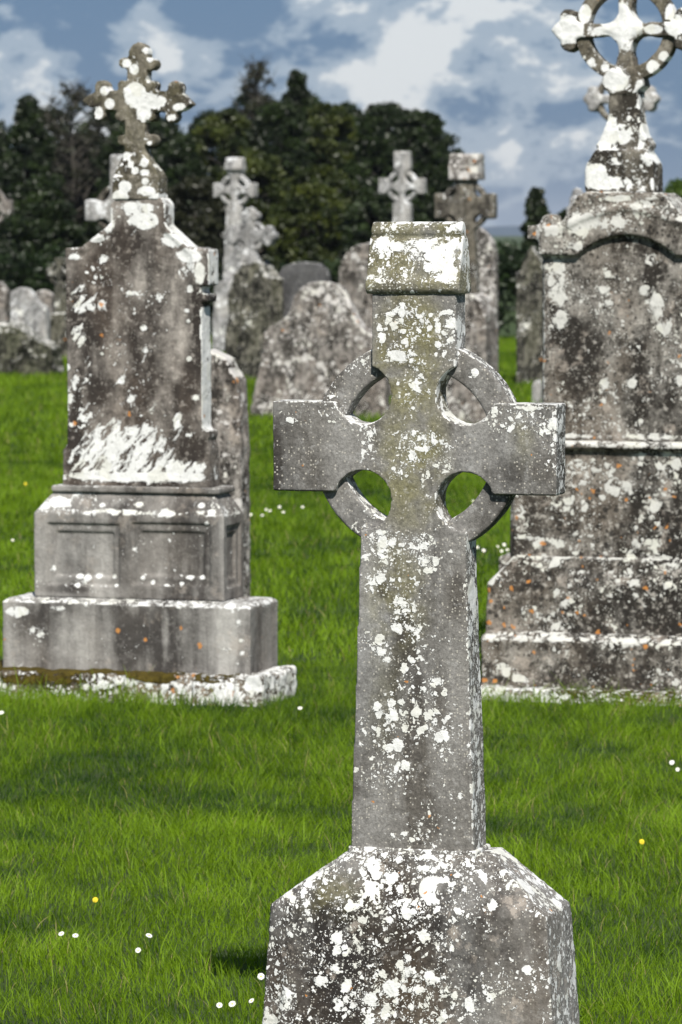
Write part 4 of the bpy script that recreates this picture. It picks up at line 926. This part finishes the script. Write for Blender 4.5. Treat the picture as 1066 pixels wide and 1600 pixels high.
FLW = [
 (118, 1464, 'd', 'right daisy of the pair nearest the bottom left of the lawn'), (96, 1461, 'd', 'left, smaller daisy of the pair at lower left'),
 (233, 1464, 'd', 'single small daisy in short grass, upper of two near the lower middle left'), (216, 1487, 'd', 'daisy just below the small single one, left of the plinth'),
 (408, 1528, 'd', 'daisy touching the left edge of the near plinth'), (343, 1573, 'd', 'leftmost daisy of the low trio beside the plinth foot'), (363, 1571, 'd', 'middle, smallest daisy of the trio beside the plinth foot'),
 (393, 1566, 'd', 'rightmost daisy of the trio beside the plinth foot'), (1050, 1193, 'd', 'upper daisy of the pair at right edge below the right monument'), (1059, 1204, 'd', 'lower daisy of the pair at right edge below the right monument'),
 (469, 1108, 'd', 'lone daisy just right of the mossy footing'), (2, 1115, 'd', 'daisy at the left edge below the mossy footing'), (20, 845, 'd', 'daisy left of the panelled pedestal'),
 (392, 805, 'd', 'first daisy of the loose row right of the pedestal'), (410, 806, 'd', 'faint daisy, lowest in the loose row right of the pedestal'), (416, 797, 'd', 'daisy in the middle of the loose row below the left arm'), (422, 799, 'd', 'second of two touching daisies in the loose row'),
 (443, 801, 'd', 'largest daisy of the loose row below the left arm'), (437, 793, 'd', 'small daisy above the largest in the loose row'), (473, 793, 'd', 'rightmost daisy of the loose row below the left arm'),
 (740, 784, 'd', 'daisy seen through the lower right opening of the ring'), (746, 856, 'd', 'daisy right beside the shaft below the ring'), (756, 861, 'd', 'daisy a little right of the shaft below the ring'),
 (778, 855, 'd', 'left bloom of the daisy clump between shaft and right monument'), (784, 862, 'd', 'lowest bloom of the daisy clump between shaft and right monument'), (788, 852, 'd', 'top bloom of the daisy clump between shaft and right monument'), (793, 860, 'd', 'right bloom of the daisy clump between shaft and right monument'),
 (149, 1408, 'y', 'yellow dandelion in the lawn at lower left'), (1003, 1317, 'y', 'yellow dandelion in the lawn right of the shaft'), (40, 757, 'y', 'small yellow flower left of the brown-stained tablet')]
for px, py, kd, lb in FLW:
    x, y = gpos(px, py); e = bpy.data.objects.new('daisy' if kd == 'd' else 'dandelion', None); COL.objects.link(e)
    e.location = (x, y, 0.048); e.rotation_euler = (rs.uniform(.5, 1.1), rs.uniform(-.3, .3), rs.uniform(-.5, .5)); sc_ = rs.uniform(.75, .95) * (0.72 if kd == 'y' else 0.75) * (1.25 if y > 12 else 1); e.scale = (sc_,) * 3
    e['label'] = lb; e['category'] = 'daisy' if kd == 'd' else 'dandelion'; e['group'] = 'daisies in the lawn' if kd == 'd' else 'yellow flowers in the lawn'
    for nm, me in ((('petals', PE), ('disc', DI), ('stem', ST)) if kd == 'd' else (('petals', DP_), ('stem', ST))):
        o = bpy.data.objects.new(nm, me); COL.objects.link(o); o.parent = e

# ------------------------------------------------------------------ trees and hedge
LM = {'hedge': leaf_mat('hedge_foliage_shaded', (0.006, 0.014, 0.004), (0.022, 0.042, 0.009), trans=0.1),  # the hedge's shade is painted in as a darker leaf colour
      'conifer': leaf_mat('conifer_foliage', (0.005, 0.011, 0.003), (0.026, 0.046, 0.009), trans=0.15),
      'yew': leaf_mat('olive_foliage', (0.010, 0.021, 0.004), (0.085, 0.105, 0.015), trans=0.25),
      'brown': leaf_mat('twiggy_foliage', (0.010, 0.012, 0.005), (0.036, 0.040, 0.016), trans=0.15),
      'bright': leaf_mat('bright_foliage', (0.035, 0.075, 0.008), (0.12, 0.20, 0.02), trans=0.3)}
bark = plain_mat('bark', (0.05, 0.045, 0.035), (0.03, 0.027, 0.022), 6)


def leaves(cs, rad, n, size, seed, flatn=0.7):
    r = np.random.default_rng(seed); N = len(cs) * n
    base = np.repeat(np.array(cs, float), n, 0); rd = np.repeat(np.array(rad, float), n)
    dv_ = r.standard_normal((N, 3)); dv_ /= np.linalg.norm(dv_, axis=1)[:, None]
    p = base + dv_ * (rd * r.random(N) ** 0.45)[:, None] * np.array([1, 1, flatn])
    t1 = r.standard_normal((N, 3)) + dv_ * 0.9; t1 /= np.linalg.norm(t1, axis=1)[:, None]
    t2 = np.cross(t1, r.standard_normal((N, 3))); t2 /= np.linalg.norm(t2, axis=1)[:, None]
    ln = size * r.uniform(0.6, 1.4, N)[:, None]; wd = ln * 0.42
    V = np.stack([p - t1 * ln * .5, p + t2 * wd * .5, p + t1 * ln * .5, p - t2 * wd * .5], 1).reshape(-1, 3)
    q_ = np.arange(N * 4).reshape(-1, 4)
    ct = np.repeat(r.random(len(cs)), n); tint = np.clip(0.85 * ct ** 1.6 + 0.22 * r.random(N), 0, 0.92)
    return V, q_, np.zeros((0, 3), int), np.repeat(tint, 4)


def tubes(name, segs, mat, parent):
    V = []; Fc = []
    for a, b, r0, r1 in segs:
        a = Vector(a); b = Vector(b); d_ = (b - a).normalized(); u_ = d_.orthogonal().normalized(); w_ = d_.cross(u_); k = len(V); n = 6
        for p, r_ in ((a, r0), (b, r1)):
            for i in range(n): V.append(p + (u_ * math.cos(6.283 * i / n) + w_ * math.sin(6.283 * i / n)) * r_)
        Fc += [(k + i, k + (i + 1) % n, k + n + (i + 1) % n, k + n + i) for i in range(n)]
    return mesh_obj(name, V, Fc, mat, parent, True)


def tree(px, top, D, half, kind, label, seed, mat=None, low=0.02, dens=1.0, name=None, leafsize=0.12):
    r = random.Random(seed); fr = Frame(px, D, 0.0); H = fr.loc(px, top)[1]; R = half * D / FPX * (1.6 if kind == 'conifer' else 1.25)
    rt = bpy.data.objects.new(name or {'conifer': 'conifer_tree', 'yew': 'evergreen_tree', 'bare': 'bare_tree', 'shrub': 'shrub'}[kind], None); COL.objects.link(rt)
    rt.location = fr.o; rt['label'] = label; rt['category'] = 'shrub' if kind == 'shrub' else 'tree'; rt['group'] = 'trees beyond the graveyard'
    cs = []; rad = []; segs = []
    lean = (r.uniform(-.04, .04) * H, r.uniform(-.03, .03) * H)
    ax = lambda z: (lean[0] * z / H, lean[1] * z / H)
    k = 7
    for i in range(k):
        z0, z1_ = H * 0.95 * i / k, H * 0.95 * (i + 1) / k
        segs.append(((*ax(z0), z0 - (0.2 if i == 0 else 0)), (*ax(z1_), z1_), (0.035 if kind != 'bare' else 0.016) * H * (1 - i / k) + .012, (0.035 if kind != 'bare' else 0.016) * H * (1 - (i + 1) / k) + .012))
    nc = int((240 if kind != 'bare' else 130) * dens * max(1.0, R / 2.0))
    for i in range(nc):
        t_ = low + (1 - low) * (i + r.random()) / nc; a = r.uniform(0, 6.283)
        if kind == 'conifer': prof_ = R * ((1 - t_) ** 0.75) * (0.85 + 0.2 * math.sin(t_ * 34 + a)) + 0.05; rc = R * 0.17 * (1 - t_ * .6) + .05
        elif kind == 'bare': prof_ = R * math.sin(math.pi * min(1, 0.25 + 0.72 * t_)) ** 0.8; rc = 0.22
        else:
            prof_ = R * (1 - max(0, (t_ - 0.45) / 0.55) ** 2.2) ** 0.5 * (0.78 + 0.3 * noise.noise((a * 1.2 + seed, t_ * 5, seed))) + 0.05; rc = R * 0.16 * (1 - .4 * t_) + .07
        q_ = prof_ * (0.55 + 0.45 * r.random() ** .5)
        z = t_ * H * (0.97 if kind != 'bare' else 1)
        p = (ax(z)[0] + q_ * math.cos(a), ax(z)[1] + q_ * math.sin(a), max(0.1, z - (rc * .6 if kind != 'conifer' else rc * .3)))
        cs.append(p); rad.append(rc * r.uniform(.7, 1.3))
        if i % (3 if kind != 'bare' else 1) == 0:
            zb = max(0.15, z - prof_ * (0.6 if kind != 'bare' else 0.8)); segs.append(((*ax(zb), zb), p, 0.012 * H * (1 - t_) + .012, .008))
            if kind == 'bare':
                for _ in range(5): segs.append((p, (p[0] + r.uniform(-.35, .35), p[1] + r.uniform(-.35, .35), p[2] + r.uniform(0, .45)), .010, .004))
    me = big_mesh('crown', [leaves(cs, rad, int((105 if kind != 'bare' else 30)), leafsize, seed)], LM[mat or {'conifer': 'conifer', 'yew': 'yew', 'bare': 'brown', 'shrub': 'yew'}[kind]])
    c_ = bpy.data.objects.new('crown', me); COL.objects.link(c_); c_.parent = rt
    tubes('trunk', segs, bark, rt)

TREES = [
 (-30, 175, 96, 95, 'conifer', 'broad dark conifer cut off by the left edge', 11), (45, 142, 92, 55, 'conifer', 'dark conifer with a single point near the left edge', 12),
 (118, 128, 98, 75, 'bare', 'brownish half-bare tree between dark conifers at left', 13), (125, 200, 100, 60, 'yew', 'low brown-green tree under the half-bare one', 14, 'brown'),
 (215, 178, 94, 80, 'yew', 'dark rounded evergreen directly behind the trefoil cross', 15, 'conifer'), (290, 205, 90, 60, 'conifer', 'low dark conifer right of the trefoil cross', 16),
 (352, 160, 98, 62, 'yew', 'olive evergreen left of the spindly bare treetop', 17), (412, 92, 104, 48, 'bare', 'spindly bare treetop rising over the middle of the treeline', 18),
 (460, 100, 100, 46, 'conifer', 'tallest pointed conifer in the middle of the treeline', 19), (425, 150, 93, 55, 'yew', 'dark green evergreen below the spindly treetop', 20, 'conifer'),
 (520, 150, 98, 55, 'yew', 'evergreen right of the tallest conifer', 21), (575, 158, 95, 50, 'conifer', 'dense dark conifer left of the white ringed cross', 22), (628, 160, 99, 48, 'yew', 'dark evergreen directly behind the white ringed cross', 23, 'conifer'),
 (672, 172, 96, 38, 'conifer', 'last conifer at the right end of the treeline', 24), (696, 232, 94, 30, 'conifer', 'short dark conifer closing the treeline, behind the brown ringed cross', 25),
 (395, 225, 84, 70, 'yew', 'yellow-green bushy evergreen in front of the treeline, left of centre', 26), (500, 250, 82, 75, 'yew', 'olive bushy evergreen in front of the treeline, centre', 27),
 (310, 270, 80, 60, 'yew', 'brownish bush in front of the dark conifers', 28, 'brown'), (60, 270, 80, 80, 'conifer', 'low very dark conifer behind the boulder at left', 29), (600, 270, 80, 60, 'yew', 'dark low evergreen below the white ringed cross', 30, 'conifer'), (180, 280, 82, 70, 'conifer', 'low dark conifer behind the panelled monument', 34),
 (845, 290, 88, 22, 'conifer', 'small lone conifer between the two right-hand crosses', 31), (890, 325, 88, 30, 'conifer', 'stub of a dark conifer behind the finial knob', 32), (1085, 268, 84, 62, 'yew', 'bright green rounded tree at right edge behind the monument', 33, 'bright')]
ROW = [(-20, 180, 'leftmost tree of the dark back row'), (75, 165, 'back-row evergreen left of the half-bare tree'), (165, 160, 'back-row evergreen left of the trefoil cross'), (250, 178, 'back-row evergreen behind the shaft of the trefoil cross'),
       (332, 172, 'back-row evergreen just right of the trefoil cross'), (400, 140, 'back-row evergreen under the spindly bare treetop'), (478, 138, 'back-row evergreen behind the tallest conifer'), (545, 158, 'back-row evergreen above the slate headstone'), (600, 158, 'back-row evergreen left above the white ringed cross'), (655, 172, 'rightmost tree of the dark back row')]
for i, (px_, tp_, lb_) in enumerate(ROW): tree(px_, tp_ - 8, 108, 72, 'yew', lb_, 60 + i, 'conifer')
for a in TREES:
    tree(a[0], a[1], a[2], a[3], a[4], a[5], a[6], a[7] if len(a) > 7 else None)

# clipped field hedge closing the graveyard
def hedge(px0, px1, D, top_px, label, seed, mat='hedge', depth=0.9):
    f0 = Frame(px0, D, 0); f1 = Frame(px1, D, 0); zt_ = f0.loc(px0, top_px)[1] - 0.13; r = random.Random(seed)
    W_ = f1.o.x - f0.o.x; cs = []; rad = []
    for i in range(int(W_ * 50)):
        cs.append((r.uniform(0, W_), r.uniform(-depth / 2, depth / 2), zt_ * r.random() ** .7 - .1 + 0.10 * noise.noise((i * .3, seed, 1)))); rad.append(r.uniform(.16, .3))
    me = big_mesh('hedge', [leaves(cs, rad, 60, 0.11, seed)], LM[mat])
    o = bpy.data.objects.new('hedge', me); COL.objects.link(o); o.location = f0.o; o['label'] = label; o['category'] = 'hedge'
hedge(-60, 330, 66, 375, 'shadowy dark hedge along the left side of the graveyard', 41)
hedge(330, 700, 66, 400, 'dark green hedge behind the middle gravestones', 42)
hedge(700, 1180, 63, 362, 'dark green hedge right of the near cross, behind the pointed headstone', 43)

# ------------------------------------------------------------------ far hills
hm = plain_mat('hill_woods_haze_blue', (0.018, 0.045, 0.085), (0.03, 0.065, 0.11), 0.004)  # distance haze is put into the blue of the hills
V = []; Fc = []; n = 90
for j, (yy, hz) in enumerate(((3300, 0.0), (3700, 0.7), (4200, 1.0), (5200, 0.0))):
    for i in range(n):
        xx = -2600 + 5200 * i / (n - 1); hh_ = 10.0 + 4.5 * noise.noise((xx / 420, 2.2, 0)) + 3 * noise.noise((xx / 90, 1, 0))
        V.append((xx, yy + 60 * noise.noise((xx / 200, j, 5)), max(-1, hh_ * hz)))
for j in range(3):
    for i in range(n - 1): a = j * n + i; Fc.append((a, a + 1, a + n + 1, a + n))
hl = mesh_obj('hills', V, Fc, hm, smooth=True); hl['kind'] = 'structure'
print('verts', sum(len(o.data.vertices) for o in bpy.data.objects if o.type == 'MESH'))

# ------------------------------------------------------------------ the air between here and the hills
hv = bpy.data.materials.new('air'); hv.use_nodes = True
t = NT(hv.node_tree); t.n.clear(); pv = t.node('ShaderNodeVolumePrincipled'); pv.inputs['Color'].default_value = (0.80, 0.88, 1.0, 1); pv.inputs['Density'].default_value = 0.00010
o_ = t.node('ShaderNodeOutputMaterial'); t.l.new(pv.outputs[0], o_.inputs['Volume'])
bxv, bxf = frus(-6500, 6500, -60, 9500, -3, z1=60)
hz = mesh_obj('haze', bxv, bxf, hv); hz['kind'] = 'stuff'
